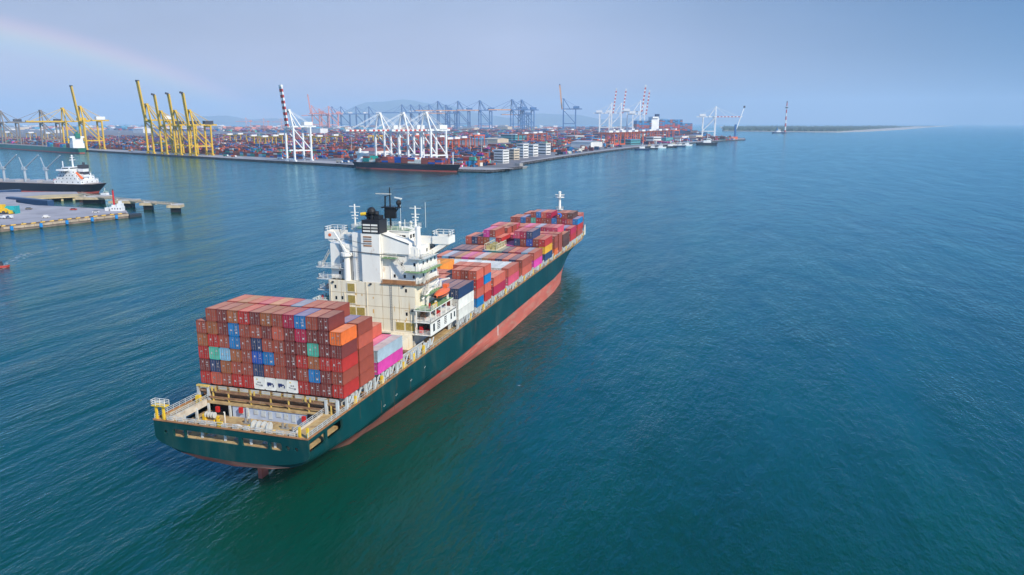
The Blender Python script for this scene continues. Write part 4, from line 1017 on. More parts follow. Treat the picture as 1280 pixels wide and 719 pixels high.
#PORT_PART
# ================================================================== the port
def coat(name, c, rough=.55, **k): return mat(name, c, rough, var=.12, scale=.05, **k)
K_yel = coat('crane yellow', (.62, .38, .02)); K_grey = coat('crane grey brown', (.20, .17, .14)); K_white = coat('crane white', (.72, .72, .70)); K_red = coat('crane red', (.45, .05, .035))
K_blue = coat('crane blue', (.025, .11, .28)); K_or = coat('crane orange', (.60, .27, .07)); K_pink = coat('faded red crane', (.62, .20, .12)); K_dk = coat('crane dark', (.05, .05, .06)); K_rtg = coat('gantry orange red', (.62, .12, .04))
def sts_template(kind, up, body, boomc, stripe=None, house=None, tipc=None):
    """ship-to-shore crane; +x out over the water, y along the berth, girder height 1"""
    r = empty('gantry_crane'); W2 = .20; GX = -.60; b = .040
    for x in (0, GX):
        for y in (-W2, W2):
            m = MB(); m.box(x - b * .6, x + b * .6, y - b * .6, y + b * .6, .03, 1.0); m.box(x - .03, x + .03, y - .07, y + .07, 0, .04); m.build('leg', body, r)
    for x in (0, GX):
        m = MB(); m.box(x - b * .5, x + b * .5, -W2, W2, .055, .085); m.build('sill_beam', body, r)
        m = MB(); m.box(x - b * .5, x + b * .5, -W2, W2, .955, 1.0); m.build('cross_beam', body, r)
    for y in (-W2, W2):
        m = MB(); m.box(GX, 0, y - b * .4, y + b * .4, .30, .335); m.build('portal_beam', body, r)
        m = MB(); m.bar((GX, y, .33), (0 if up else -.02, y, .97), b * .7); m.build('brace', body, r)
    gm = MB(); gy = (-.045, .045) if not (kind == 'mono') else (0,)
    for y in gy: gm.box(-.92, .10, y - .014, y + .014, 1.0, 1.045)
    gm.box(-.92, -.90, -.05, .05, 1.0, 1.04); gm.box(.08, .10, -.05, .05, 1.0, 1.04); gm.build('girder', body, r)
    m = MB()
    for y in (-W2, W2): m.bar((0, y, 1.0), (.0, y * .25, 1.50), b); m.bar((-.34, y * .6, 1.0), (-.02, y * .25, 1.49), b * .7)
    m.box(-.04, .04, -.07, .07, 1.48, 1.53); m.build('apex_frame', body, r)
    m = MB()
    for y in (-.045, .045): m.bar((-.02, y, 1.5), (-.84, y, 1.04), .008)
    m.build('backstay', body, r)
    m = MB(); m.box(-.78, -.48, -.085, .085, 1.05, 1.16); m.build('machinery_house', house or body, r)
    h = Vector((.07, 0, 1.02)); Lb = 1.18
    tip = h + (Vector((sin(radians(6.5)), 0, cos(radians(6.5)))) * Lb if up else Vector((Lb, 0, .0)))
    if kind == 'hook':            # folding boom whose head bends out
        tip = h + Vector((.10, 0, 1.04))
    nseg = 14 if stripe else 1
    for k in range(nseg):
        a = h.lerp(tip, k / nseg); c = h.lerp(tip, (k + 1) / nseg); m = MB()
        for y in gy: m.bar(a + Vector((0, y, 0)), c + Vector((0, y, 0)), .044 if len(gy) > 1 else .07)
        if k % 2 == 0: m.bar(a + Vector((0, -.045, 0)), a + Vector((0, .045, 0)), .02)
        m.build('boom_segment' if stripe else 'boom', (stripe if (k % 2 == 0) else boomc) if stripe else boomc, r)
    if not stripe:
        m = MB()
        for k in range(1, 9): p = h.lerp(tip, k / 9); m.bar(p + Vector((0, -.045, 0)), p + Vector((0, .045, 0)), .014)
        m.build('boom_ties', boomc, r)
    m = MB()
    if kind == 'hook': m.bar(tip, tip + Vector((.10, 0, .02)), .06); m.bar(tip, tip + Vector((0.02, 0, -.05)), .06)
    else: m.box(tip.x - .035, tip.x + .035, -.06, .06, tip.z - .02, tip.z + .03)
    m.build('boom_head', tipc or body, r)
    m = MB()
    if not up:
        for t in (.45, .92):
            p = h.lerp(tip, t)
            for y in (-.04, .04): m.bar((0, y, 1.5), p + Vector((0, y, 0)), .007)
    else:
        p = h.lerp(tip, .45); m.bar((0, 0, 1.5), p, .007)
    m.build('forestay', body, r)
    m = MB(); m.box(-.10, -.03, -.02, .05, .93, .99); m.build('cab', K_white, r)
    return r
_tp = {}
out_left = Vector((-inl.x, -inl.y, 0))
NCR = [0]
def crane(u, v, gv, key, label, group, outv, zbase=ZL, gh=None):
    """crane whose waterside legs stand at photo pixel (u, v); gv: pixel row of its girder"""
    p = G(u, v, zbase); D = depth(p); H = gh or (CAM.z + (153.37 - gv) / FPX * D * 1.022 - zbase)
    ang = math.atan2(outv.y, outv.x)
    if key not in _tp:
        r = sts_template(*key[1]) ; _tp[key] = r
    else: r = copy_tree(_tp[key])
    r.location = p; r.rotation_euler = (0, 0, ang); r.scale = (H, H, H)
    tag(r, label, 'crane', group); return r
KY_up = ('yu', ('box', True, K_yel, K_yel, None, K_white, K_dk)); KY_hook = ('yh', ('hook', True, K_yel, K_yel, None, K_dk, K_dk)); KY_dn = ('yd', ('box', False, K_yel, K_yel, None, K_yel, K_yel))
KG_dn = ('gd', ('box', False, K_grey, K_grey, None, K_dk, K_dk)); KW_up = ('wu', ('box', True, K_white, K_white, K_red, K_white, K_white)); KW_dn = ('wd', ('box', False, K_white, K_white, K_red, K_white, K_white))
KW_mono = ('wm', ('mono', True, K_white, K_white, K_red, K_white, K_white)); KB_dn = ('bd', ('box', False, K_blue, K_or, None, K_blue, K_blue)); KB_up = ('bu', ('mono', True, K_blue, K_or, None, K_blue, K_blue))
KB_w = ('bw', ('mono', False, K_blue, K_blue, None, K_white, K_blue)); KP_up = ('pu', ('mono', True, K_pink, K_pink, None, K_pink, K_pink)); KP_dn = ('pd', ('box', False, K_pink, K_pink, None, K_pink, K_pink))
_hash = {}
GL = 'gantry cranes along the left berth'
for i, (u, v, gv, k, lab) in enumerate((
    (6, 182.4, 153.5, KG_dn, 'grey brown gantry crane with lowered boom, first of the berth row from the picture edge'),
    (56, 184.8, 153.8, KG_dn, 'dark slender gantry crane between the grey brown crane and the yellow ones'),
    (84, 186.4, 152.6, KY_dn, 'yellow gantry crane with boom lowered across the moored green ship'),
    (106, 187.6, 151.6, KY_up, 'yellow gantry crane with raised boom right beside the lowered yellow boom'),
    (189, 192.2, 151.3, KY_up, 'tallest yellow gantry crane, straight raised boom, beside three hook-headed ones'),
    (206, 193.2, 157.0, KY_hook, 'yellow crane with hooked boom head next to the tall straight boom'),
    (223.5, 194.2, 157.0, KY_hook, 'yellow crane with hooked boom head between two others like it'),
    (241.5, 195.2, 157.0, KY_hook, 'yellow crane with hooked boom head nearest the red and white crane'),
    (364, 202.0, 159.0, KW_up, 'white gantry crane with tall red and white striped boom raised'))):
    crane(u, v - .3, gv, k, lab, GL, out_left)
for u, v, lab in ((476, 207.2, 'white gantry crane with lowered red banded boom over the ship stern'), (505, 208.5, 'middle white gantry crane of three above the moored dark ship'), (533, 209.8, 'white gantry crane with large white machinery house above the dark ship bow')):
    crane(u, v - 1.0, 163.2, KW_dn, lab, 'white cranes over the moored dark ship', out_left)
# right hand berth: booms lean out to the right
out_right = (_r * .93 - _f * .0); out_right = Vector((out_right.x, out_right.y, 0)); out_right = (out_right + Vector((-.15, -.1, 0))).normalized()
for u, gv, v, lab in ((764, 142.6, 167.2, 'white crane with slim red striped raised boom, first of the far group'), (776, 142.6, 167.0, 'white crane with slim red striped raised boom, second of the far group'), (799.5, 141.0, 167.8, 'tallest white crane of the far group, slim striped boom raised highest'), (805, 144.0, 168.2, 'white crane with striped raised boom at the outer end of the far group')):
    crane(u, v, gv, KW_mono, lab, 'white cranes on the far berth', out_right, gh=None)
crane(893, 172.2, 147.0, KW_dn, 'white crane with lowered red banded boom near the tip of the quay', None, out_right)
# blue cranes inland on the far basin
crane(704, 162.8, 137.8, KB_up, 'lone blue crane with tall orange boom raised, above the middle yards', None, (-_r + Vector((.1, 0, 0))).normalized())
far_l = Vector((-_r.x, -_r.y, 0)) - Vector((_f.x, _f.y, 0)) * .35; far_l.normalize()
for i, (u, gv) in enumerate(((640, 138.0), (652, 138.2), (649, 143.6), (600, 138.6), (573, 139.0), (558, 142.0), (548, 139.0))):
    crane(u, 163.2 - .15 * i, gv + .6, KB_dn, 'blue crane with lowered orange boom in the row far behind the yards', 'blue cranes with orange booms', far_l)
for i, u in enumerate((416, 427, 446, 462, 503, 514, 525, 537)):
    crane(u, 161.4, 143.5 if i < 4 else 142.0, KB_w, 'faint blue crane with pale machinery house, far behind the yards', 'faint blue cranes at the back of the port', far_l)
for u, gv, k in ((391, 142.0, KP_up), (412, 142.5, KP_dn), (400, 144.5, KP_dn), (308, 151.5, KP_dn), (330, 152, KP_dn), (352, 152, KP_dn)):
    crane(u, 161.8, gv + .8, k, 'faded red crane far inland behind the container yards', 'faded red cranes far inland', far_l)

# yard gantries
def rtg(u, v, H, m, label, group, proto={}):
    p = G(u, v, ZL)
    if m.name not in proto:
        r = empty('yard_gantry')
        for x in (-1.3, 1.3):
            for y in (-.35, .35): q = MB(); q.box(x * .5 - .03, x * .5 + .03, y - .03, y + .03, 0, 1.0); q.build('leg', m, r)
        for y in (-.35, .35): q = MB(); q.box(-.72, .72, y - .03, y + .03, .95, 1.06); q.build('girder', m, r)
        for x in (-.65, .65): q = MB(); q.box(x - .035, x + .035, -.42, .42, .02, .12); q.build('sill_beam', m, r)
        q = MB(); q.box(-.2, .12, -.3, .3, 1.06, 1.22); q.build('trolley', K_white, r); proto[m.name] = r
    else: r = copy_tree(proto[m.name])
    r.location = p; r.rotation_euler = (0, 0, math.atan2(qd.y, qd.x) + (0 if RND() < .75 else pi / 2)); r.scale = (H, H, H); tag(r, label, 'gantry', group)
for u, v in ((562, 191), (571, 190), (580, 188), (657, 181), (668, 180), (675, 179), (520, 184), (536, 182), (596, 183), (552, 186), (500, 187), (715, 172), (690, 174)):
    rtg(u, v, 27 if v > 184 else 30, K_rtg, 'orange red yard gantry straddling container rows near the white cranes', 'orange yard gantries of the middle yards')
for u, v in ((762, 181.5), (770, 181), (778, 180.3), (786, 180), (794, 179), (803, 178), (812, 177), (824, 176), (832, 175), (765, 176.5), (776, 175.5), (790, 174.8), (842, 174)):
    rtg(u, v, 34, K_rtg, 'orange red yard gantry among low stacks beside the small craft', 'orange yard gantries near the small craft')
for u, v in ((288, 181), (301, 180), (318, 184), (332, 186), (345, 184), (352, 181), (388, 183), (400, 185), (420, 183), (470, 182), (10, 176), (40, 177), (62, 178)):
    rtg(u, v, 27, K_yel, 'yellow yard gantry standing over the container rows behind the berth', 'yellow yard gantries')

# buildings
B_wh = coat('building white', (.66, .64, .60)); B_be = coat('building beige', (.55, .45, .32)); B_bl = coat('blue metal roof', (.05, .28, .42)); B_gr = coat('grey metal roof', (.36, .37, .38)); B_te = coat('teal glass', (.08, .30, .32), .3); B_rd = coat('rust red roof', (.35, .12, .08)); B_win = coat('dark glazing', (.03, .04, .05), .2)
def building(name, u, v, wpx, hpx, dpt, wall, roof, label, kind='flat', floors=3, wins=True):
    """building whose front bottom centre is at photo pixel (u, v); sizes from what wpx and hpx measure there"""
    p = G(u, v, ZL); D = depth(p); W_ = wpx / FPX * D * 1.08; H = hpx / FPX * D
    if name == 'office_block': dpt = 15
    else: dpt = min(dpt, 55)
    r = empty(name, p, math.atan2(qd.y, qd.x)); tag(r, label, 'building')
    sgn = 1 if Vector((-qd.y, qd.x, 0)).dot(inl) > 0 else -1
    y0, y1 = (0, dpt * sgn) if sgn > 0 else (dpt * sgn, 0)
    hw = W_ / 2
    m = MB(); m.box(-hw, hw, y0, y1, 0, H); m.build('wall', wall, r)
    m = MB()
    if kind == 'gable':
        e_ = H * .32
        m.quad((-hw - 1, y0 - 1, H), (hw + 1, y0 - 1, H), (hw + 1, (y0 + y1) / 2, H + e_), (-hw - 1, (y0 + y1) / 2, H + e_)); m.quad((hw + 1, y1 + 1, H), (-hw - 1, y1 + 1, H), (-hw - 1, (y0 + y1) / 2, H + e_), (hw + 1, (y0 + y1) / 2, H + e_))
        for x in (-hw, hw): m.quad((x, y0, H), (x, y1, H), (x, (y0 + y1) / 2, H + e_))
    else: m.box(-hw - .6, hw + .6, y0 - .6, y1 + .6, H, H + 1.0)
    m.build('roof', roof, r)
    if wins:
        yf = y0 if sgn > 0 else y1
        yf = (0 - .05) if sgn > 0 else .05
        for f in range(floors):
            z = H * (f + .5) / floors; dz_ = H / floors * .17
            q = MB(); q.box(-hw + 1, hw - 1, min(yf, 0), max(yf, 0), z - dz_, z + dz_); q.build('window_band', B_win, r)
            q = MB(); q.box(hw, hw + .05, y0 + 1, y1 - 1, z - dz_, z + dz_); q.build('window_band', B_win, r)
    return r
for a in (
    ('warehouse', 460, 200.0, 26, 11, 40, B_wh, B_rd, 'white shed with rust red roof behind the stern of the dark ship', 'gable', 1, False),
    ('office_block', 623, 204.2, 14, 16, 45, B_wh, B_wh, 'stepped white block by the quay corner, closest to the quay head', 'flat', 5, True),
    ('office_block', 638, 199.8, 11, 13, 45, B_be, B_wh, 'beige flat-roofed block between two white blocks near the quay corner', 'flat', 4, True),
    ('office_block', 650, 197.6, 10, 17, 40, B_wh, B_wh, 'tallest white block of the row near the quay corner', 'flat', 5, True),
    ('office_block', 662, 195.6, 11, 14, 40, B_wh, B_wh, 'lower white block between the tallest block and the last one', 'flat', 4, True),
    ('office_block', 677, 193.6, 13, 14, 45, B_wh, B_be, 'last cream-roofed block of the row, by the shore road', 'flat', 4, True),
    ('warehouse', 590, 178.0, 48, 4, 130, B_gr, B_bl, 'long warehouse with wide blue roof behind the orange gantries', 'gable', 1, False),
    ('terminal_office', 635, 177.5, 22, 9, 50, B_te, B_wh, 'teal glass office with white roof slab in the middle yards', 'flat', 3, True),
    ('warehouse', 613, 178.5, 22, 4.5, 70, B_be, B_be, 'beige gabled shed beside the wide blue roof', 'gable', 1, False),
    ('warehouse', 726, 184.0, 28, 6, 60, B_wh, B_gr, 'pale shed with grey roof beside the shore road', 'gable', 1, False),
    ('warehouse', 732, 178.0, 30, 4, 70, B_wh, B_bl, 'pale shed with blue roof behind the grey-roofed one', 'gable', 1, False),
    ('warehouse', 712, 176.0, 16, 6, 60, B_wh, B_wh, 'white shed behind the blue-roofed shed inland of the shore road', 'flat', 2, True),
    ('warehouse', 782, 181.0, 14, 6, 60, B_te, B_bl, 'teal office under the orange gantries by the small craft', 'flat', 2, True),
    ('warehouse', 812, 178.6, 10, 7, 50, B_wh, B_wh, 'white box building behind the moored small craft', 'flat', 2, True),
    ('warehouse', 828, 177.6, 9, 5, 50, B_te, B_te, 'small teal building beside the white box building', 'flat', 1, False),
    ('warehouse', 848, 176.4, 9, 6, 50, B_wh, B_gr, 'pale shed behind the long moored dark boat', 'flat', 1, False),
    ('warehouse', 864, 175.6, 12, 6, 50, B_be, B_wh, 'beige shed nearest the crane at the quay tip', 'flat', 1, False),
    ('warehouse', 173, 166.4, 26, 5, 200, B_wh, B_wh, 'large white shed behind the yards, between two groups of yellow cranes', 'gable', 1, False),
    ('warehouse', 268, 161.5, 28, 4, 200, B_wh, B_wh, 'distant long white shed behind the hook-headed cranes', 'gable', 1, False),
    ('warehouse', 460, 165.2, 34, 3.5, 160, B_te, B_te, 'long teal shed far behind the white cranes', 'gable', 1, False),
    ('warehouse', 392, 167.0, 26, 6, 160, B_wh, B_wh, 'white shed behind the red and white striped boom', 'flat', 1, False),
    ('warehouse', 605, 162.4, 20, 3, 160, B_wh, B_wh, 'small white shed far back below the blue cranes', 'gable', 1, False),
    ('warehouse', 628, 163.6, 16, 5, 160, B_be, B_be, 'beige tower-like shed far back below the blue cranes', 'flat', 1, False),
    ('warehouse', 62, 166.2, 32, 4, 200, B_wh, B_bl, 'blue-roofed shed behind the left yards and the green ship', 'gable', 1, False),
    ('warehouse', 418, 162.2, 12, 4, 200, B_wh, B_wh, 'distant white shed below the faded red cranes', 'flat', 1, False)):
    building(*a)
# far inland town roofs
tw = MB(); tmats = [B_wh, B_be, B_bl, K_pink, B_gr]
for i in range(900):
    u = -10 + 700 * RND(); p = G(u, 158.6 + 4.5 * RND() ** 1.5, ZL); w = 25 + 60 * RND(); tw.obox(p, qd, inl, w, w * .5, ZL, ZL + 8 + 22 * RND() ** 2, mi=random.choice((0, 0, 1, 2, 3, 3, 4)))
tag(tw.build('distant_town', tmats), 'hazy pale and reddish buildings crowded far behind the port yards', kind='stuff')

# quay head, small jetty and rubble
q = MB(); p0 = G(640, 210.4, ZL)
for k in range(7): q.box(-18 + 6 * k, -17.3 + 6 * k, -5, 5, -4.0, 2.2)
q.box(-19, 20, -6, 6, 2.2, 3.2); q.box(2, 12, -4, 4, 3.2, 7.5)
pj = q.build('small_jetty', coat('weathered concrete', (.30, .28, .26))); pj.location = G(644, 210.0, 0); pj.rotation_euler = (0, 0, math.atan2(qd.y, qd.x)); tag(pj, 'short piled jetty with a hut at the quay corner', 'jetty')
rv = MB()
for i in range(700):
    t = RND(); k = random.choice(range(5, 14)); a = Vector(pts[k]); b = Vector(pts[k + 1]); p = a.lerp(b, t); out_ = Vector((RND() - .5, RND() - .5, 0)) * 2
    rv.dome((p.x + out_.x * 3, p.y + out_.y * 3, .9), 2.2 + 2.2 * RND(), n=5, k=2, squash=.7)
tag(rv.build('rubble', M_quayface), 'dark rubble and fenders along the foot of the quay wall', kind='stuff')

# vehicles on the apron: a few, very small
def truck(u, v, c, label):
    p = G(u, v, ZL + .02); r = empty('lorry', p, math.atan2(qd.y, qd.x)); tag(r, label, 'lorry')
    m = MB(); m.box(-7, 6, -1.3, 1.3, 1.2, 3.9); m.build('container_load', c, r)
    m = MB(); m.box(6.3, 8.6, -1.25, 1.25, .8, 3.5); m.build('cab', K_white, r)
    for x in (-5.5, -4, 4, 7.4):
        m = MB(); m.cyl((x, -1.3, .55), (x, 1.3, .55), .55, n=8); m.build('wheel', K_dk, r)
for a in ((350, 199.2, B_wh, 'white lorry on the apron left of the striped crane'), (424, 203.6, B_be, 'pale lorry on the apron between the striped crane and the dark ship'), (432, 203.4, cmat('b', 'door'), 'lorry with blue load on the apron near the dark ship'), (163, 189.4, cmat('a', 'door'), 'amber lorry on the apron ahead of the tall yellow cranes'), (292, 196.6, cmat('O', 'door'), 'orange lorry on the apron past the yellow cranes'), (282, 195.6, cmat('t', 'door'), 'teal lorry beside the orange lorry on the apron')):
    truck(*a)

# ------------------------------------------------------------------ other ships
def hull_mesh(Lh, B, D, bow, stern=.5, flare=.8, zred=None):
    """simple ship hull, x from 0 (stern) to Lh (bow), deck height D"""
    m = MB(); XS_ = [0, .03, .08, .15, .3, .5, .7, .8, .88, .94, .98, 1.0]; top = [.72, .85, .95, 1, 1, 1, 1, .97, .82, .55, .25, .02]; bot = [.35, .6, .8, .95, 1, 1, 1, .88, .62, .32, .1, .01]
    zr = zred if zred else D * .2; Z = [-1.5, zr, D * .6, D]
    def P(i, j, s):
        t = Z[j] / D if Z[j] > 0 else 0; w = bot[i] + (top[i] - bot[i]) * t; x = XS_[i] * (Lh - bow) + (bow * t if XS_[i] > .85 else 0) * ((XS_[i] - .85) / .15) - (stern * 8 * t if i == 0 else 0)
        sheer = D * .14 * max(0, (XS_[i] - .8) / .2) if j == 3 else 0
        return (x, s * w * B / 2, Z[j] + sheer)
    for s in (-1, 1):
        for i in range(len(XS_) - 1):
            for j in range(3):
                q = [P(i, j, s), P(i + 1, j, s), P(i + 1, j + 1, s), P(i, j + 1, s)]
                m.quad(*(q if s < 0 else q[::-1]), mi=1 if j == 0 else 0)
    for j in range(3): m.quad(P(0, j, 1), P(0, j, -1), P(0, j + 1, -1), P(0, j + 1, 1), mi=1 if j == 0 else 0)
    for i in range(len(XS_) - 1): m.quad(P(i, 3, -1), P(i + 1, 3, -1), P(i + 1, 3, 1), P(i, 3, 1), mi=2)
    return m
H_black = coat('black hull', (.012, .014, .022), .4); H_green = coat('green hull', (.02, .16, .11), .4); H_boot = coat('boot red', (.38, .07, .05)); H_deck = coat('ship deck', (.30, .22, .17)); H_gdeck = coat('grey hatch', (.36, .36, .37)); H_blue = coat('dark blue hull', (.015, .04, .10), .4)
def ang_of(a, b): d = b - a; return math.atan2(d.y, d.x)
# dark feeder ship at the white cranes
a, b = G(452, 209.6, 0), G(580, 215.2, 0); Lh = (b - a).length
r = empty('feeder_ship', a - inl * 6, ang_of(a, b)); tag(r, 'low dark container feeder moored beneath three white cranes', 'ship')
hull_mesh(Lh, 25, 9.5, 8).build('hull', [H_black, H_boot, H_deck], r)
q = MB(); q.box(4, 16, -8, 8, 9.5, 15); q.box(5, 13, -7, 7, 15, 22); q.box(6, 12, -11, 11, 22, 25); q.cyl((5, 0, 25), (5, 0, 30), 1.6); q.build('house', K_white, r)
q = MB(); q.cyl((Lh * .93, 0, 10), (Lh * .93, 0, 27), .7); q.build('foremast', K_white, r)
q = MB(); q.cyl((Lh * .86, 5, 10), (Lh * .86, 5, 24), .8); q.build('mast', K_white, r)
GRP = 'containers on the moored dark feeder'
x = 20.0; i = 0
FC = [('t', 3), ('w', 1), ('m', 2), ('m', 3), ('c', 2), ('B', 3), ('m', 3), ('w', 3), ('w', 2), ('m', 3), ('m', 3), ('k', 3), ('c', 2), ('m', 2)]
fs = MB(); fmats = [cmat(k, 'door') for k in 'twmcBk']
for code, n in FC:
    if x > Lh * .82: break
    for c_ in range(8):
        for k in range(n): fs.box(x, x + 11.9, -10.2 + 2.55 * c_, -7.8 + 2.55 * c_, 10.5 + 2.7 * k, 13.1 + 2.7 * k, mi='twmcBk'.index(code if RND() < .75 else random.choice('mckB')))
    x += 12.6
o = fs.build('stowed_containers', fmats, r); tag(o, kind='stuff')
# green ship at the left berth, stern towards the camera
a, b = G(111, 191.8, 0), G(-6, 184.0, 0); Lh = (b - a).length
r = empty('cargo_ship', a - inl * 14, ang_of(a, b)); tag(r, 'green hulled cargo ship with white house moored under the lowered yellow boom', 'ship')
hull_mesh(Lh, 27, 12, 10).build('hull', [H_green, H_boot, H_deck], r)
q = MB(); q.box(14, 34, -12, 12, 12, 22); q.box(16, 32, -11, 11, 22, 34); q.box(18, 30, -15, 15, 34, 38); q.build('house', K_white, r)
q = MB(); q.box(12, 22, -5, 5, 34, 44); q.cyl((17, 0, 44), (17, 0, 48), 2.5); q.build('funnel', H_green, r)
q = MB()
for k in range(7): q.box(46 + 20 * k, 62 + 20 * k, -10, 10, 12, 16 + 6 * RND(), mi=k % 4)
tag(q.build('stowed_containers', [cmat('m', 'door'), cmat('g', 'door'), cmat('b', 'door'), cmat('R', 'door')], r), kind='stuff')
# container ship behind the orange gantries, stern house white
a, b = G(806, 171.4, 0), G(884, 171.0, 0); a = a + Vector((_f.x, _f.y, 0)) * 350; b = b + Vector((_f.x, _f.y, 0)) * 350; Lh = (b - a).length
r = empty('container_ship', a, ang_of(a, b)); tag(r, 'blue hulled container ship piled high behind the far quay, white house amidships', 'ship')
hull_mesh(Lh, 45, 26, 14).build('hull', [H_blue, H_boot, H_deck], r)
q = MB(); q.box(Lh * .27, Lh * .40, -20, 20, 26, 90); q.box(Lh * .28, Lh * .38, -28, 28, 90, 98); q.build('house', K_white, r)
q = MB(); q.box(Lh * .36, Lh * .42, -8, 8, 90, 112); q.build('funnel', H_blue, r)
q = MB()
for k in range(22):
    x = Lh * (.02 + .044 * k)
    if .26 * Lh < x < .41 * Lh: continue
    top = 78 if x < .27 * Lh else (84 if x < .8 * Lh else 66)
    for j in range(9):
        z = 26 + (top - 26) * j / 9; q.box(x, x + Lh * .04, -20, 20, z, z + (top - 26) / 9 - .6, mi=random.choice(range(6)) if j < 5 else random.choice((1, 1, 4, 1, 0)))
tag(q.build('stowed_containers', [cmat('m', 'door'), cmat('b', 'door'), cmat('k', 'door'), cmat('R', 'door'), cmat('n', 'door'), cmat('m', 'door')], r), kind='stuff')
# bulk carrier at the near pier
a, b = G(118, 241.8, 0), G(-46, 236.8, 0); Lh = (b - a).length * 1.0
r = empty('bulk_carrier', a, ang_of(a, b)); tag(r, 'black hulled bulk carrier with white house and grey deck cranes, stern off the pier', 'ship')
hull_mesh(Lh, 26, 9.6, 10, stern=.9).build('hull', [H_black, H_boot, H_deck], r)
for z0, z1, x0, x1, w in ((9.6, 13, 4, 36, 11), (13, 16, 8, 33, 10.5), (16, 19, 11, 31, 10), (19, 22.2, 15, 30, 9.5)):
    q = MB(); q.box(x0, x1, -w, w, z0, z1); o = q.build('house_tier', K_white, r)
    q = MB(); q.rail([(x0, -w, z1), (x0, w, z1), (x1, w, z1), (x1, -w, z1), (x0, -w, z1)], w=.14, step=2.5, bars=2, h=1.1); q.build('railing', K_white, o)
    q = MB(); q.mark()
    for k in range(5): xx = x0 + 3 + (x1 - x0 - 6) * k / 4; q.box(xx - .5, xx + .5, w, w + .05, z0 + 1.2, z0 + 2.2); q.box(xx - .5, xx + .5, -w - .05, -w, z0 + 1.2, z0 + 2.2)
    for k in range(4): yy = -w + 2 + (2 * w - 4) * k / 3; q.box(x0 - .05, x0, yy - .5, yy + .5, z0 + 1.2, z0 + 2.2)
    build_each(q, lambda w: w.build('window', B_win, o), auto=True)
q = MB(); q.box(18, 28, -15, 15, 22.2, 22.6); q.box(19, 28, -8, 8, 22.6, 25.4); q.box(19, 28, -14.5, -8, 22.6, 23.7); q.box(19, 28, 8, 14.5, 22.6, 23.7); o = q.build('bridge', K_white, r)
q = MB(); q.box(18.95, 19, -7, 7, 23.8, 24.8); q.box(20, 27.5, 8.0, 8.05, 23.8, 24.8); q.box(20, 27.5, -8.05, -8.0, 23.8, 24.8); q.build('bridge_window', B_win, o)
q = MB(); q.box(7, 13, -3.4, 3.4, 16, 26.5); q.build('funnel_casing', K_white, r)
q = MB(); q.box(6.6, 13.2, -3.6, 3.6, 24, 27.6); q.cyl((9, 0, 27.6), (9, 0, 30), 1.1); q.box(6.5, 7, -3.6, 3.6, 18.5, 20.5); q.box(6.6, 13, -3.7, 3.7, 19, 21); q.build('funnel_top', K_dk, r)
q = MB(); q.cyl((22, 0, 25.4), (22, 0, 36), .9, .6); q.bar((22, -3.5, 32), (22, 3.5, 32), .6); q.bar((22, -2.5, 34.5), (22, 2.5, 34.5), .5); q.dome((22, 0, 36), 1.0, n=8, k=4); q.build('radar_mast', K_white, r)
q = MB(); q.cyl((30, 4, 22), (30, 4, 31), .5); q.build('light_mast', K_white, r)
for k in range(4):
    q = MB(); x = 59 + 27 * k - 27 * (k > 2) * 0; x = (40, 60, 87, 114)[k]; q.box(x, x + 13, -8.5, 8.5, 9.6, 12.0); q.build('hatch_cover', H_gdeck, r)
q = MB(); q.box(41, 43, 3, 5, 9.6, 13.5); q.build('red_locker', M_fire, r)
q = MB(); q.rail([(0, -9, 9.6), (0, 9, 9.6)], w=.16, step=2.5, h=1.2, bars=2); q.rail([(38, 12.6, 9.6), (Lh * .8, 12.9, 9.6)], w=.14, step=3, h=1.1, bars=2); q.rail([(38, -12.6, 9.6), (Lh * .8, -12.9, 9.6)], w=.14, step=3, h=1.1, bars=2); q.build('railing', H_gdeck, r)
K_cr = coat('deck crane grey', (.34, .40, .44))
for k, x in enumerate((56, 83, 110)):
    dc = MB(); dc.cyl((x, 0, 9.6), (x, 0, 21.5), 1.3, 1.1); dco = dc.build('crane_post', K_cr, r)
    q = MB(); q.box(x - 1.8, x + 1.8, -1.8, 1.8, 21.5, 24.5); q.build('crane_cab', K_cr, dco)
    q = MB(); q.bar((x + .6, 0, 21.8), (x + 5, 0, 34.0), .7); q.build('crane_arm', K_cr, dco)
    q = MB(); q.bar((x - 1.2, 0, 23.4), (x - 23, 3, 36.5), .9); q.build('crane_jib', K_cr, dco)
lb2 = empty('lifeboat', r.location); lb2.rotation_euler = r.rotation_euler; tag(lb2, 'bright orange lifeboat on the slope of the bulk carrier stern', 'lifeboat')
q = MB(); q.cyl((6.2, 7.2, 15.2), (11.6, 7.2, 20.4), 1.5, .9, n=10); q.dome((6.0, 7.2, 15.1), 1.5, n=10, k=5); q.build('lifeboat_hull', M_orange, lb2)
q = MB(); q.bar((3.5, 6, 11.5), (13, 6, 20.8), .5); q.bar((3.5, 8.4, 11.5), (13, 8.4, 20.8), .5); q.build('launch_ramp', K_white, r)

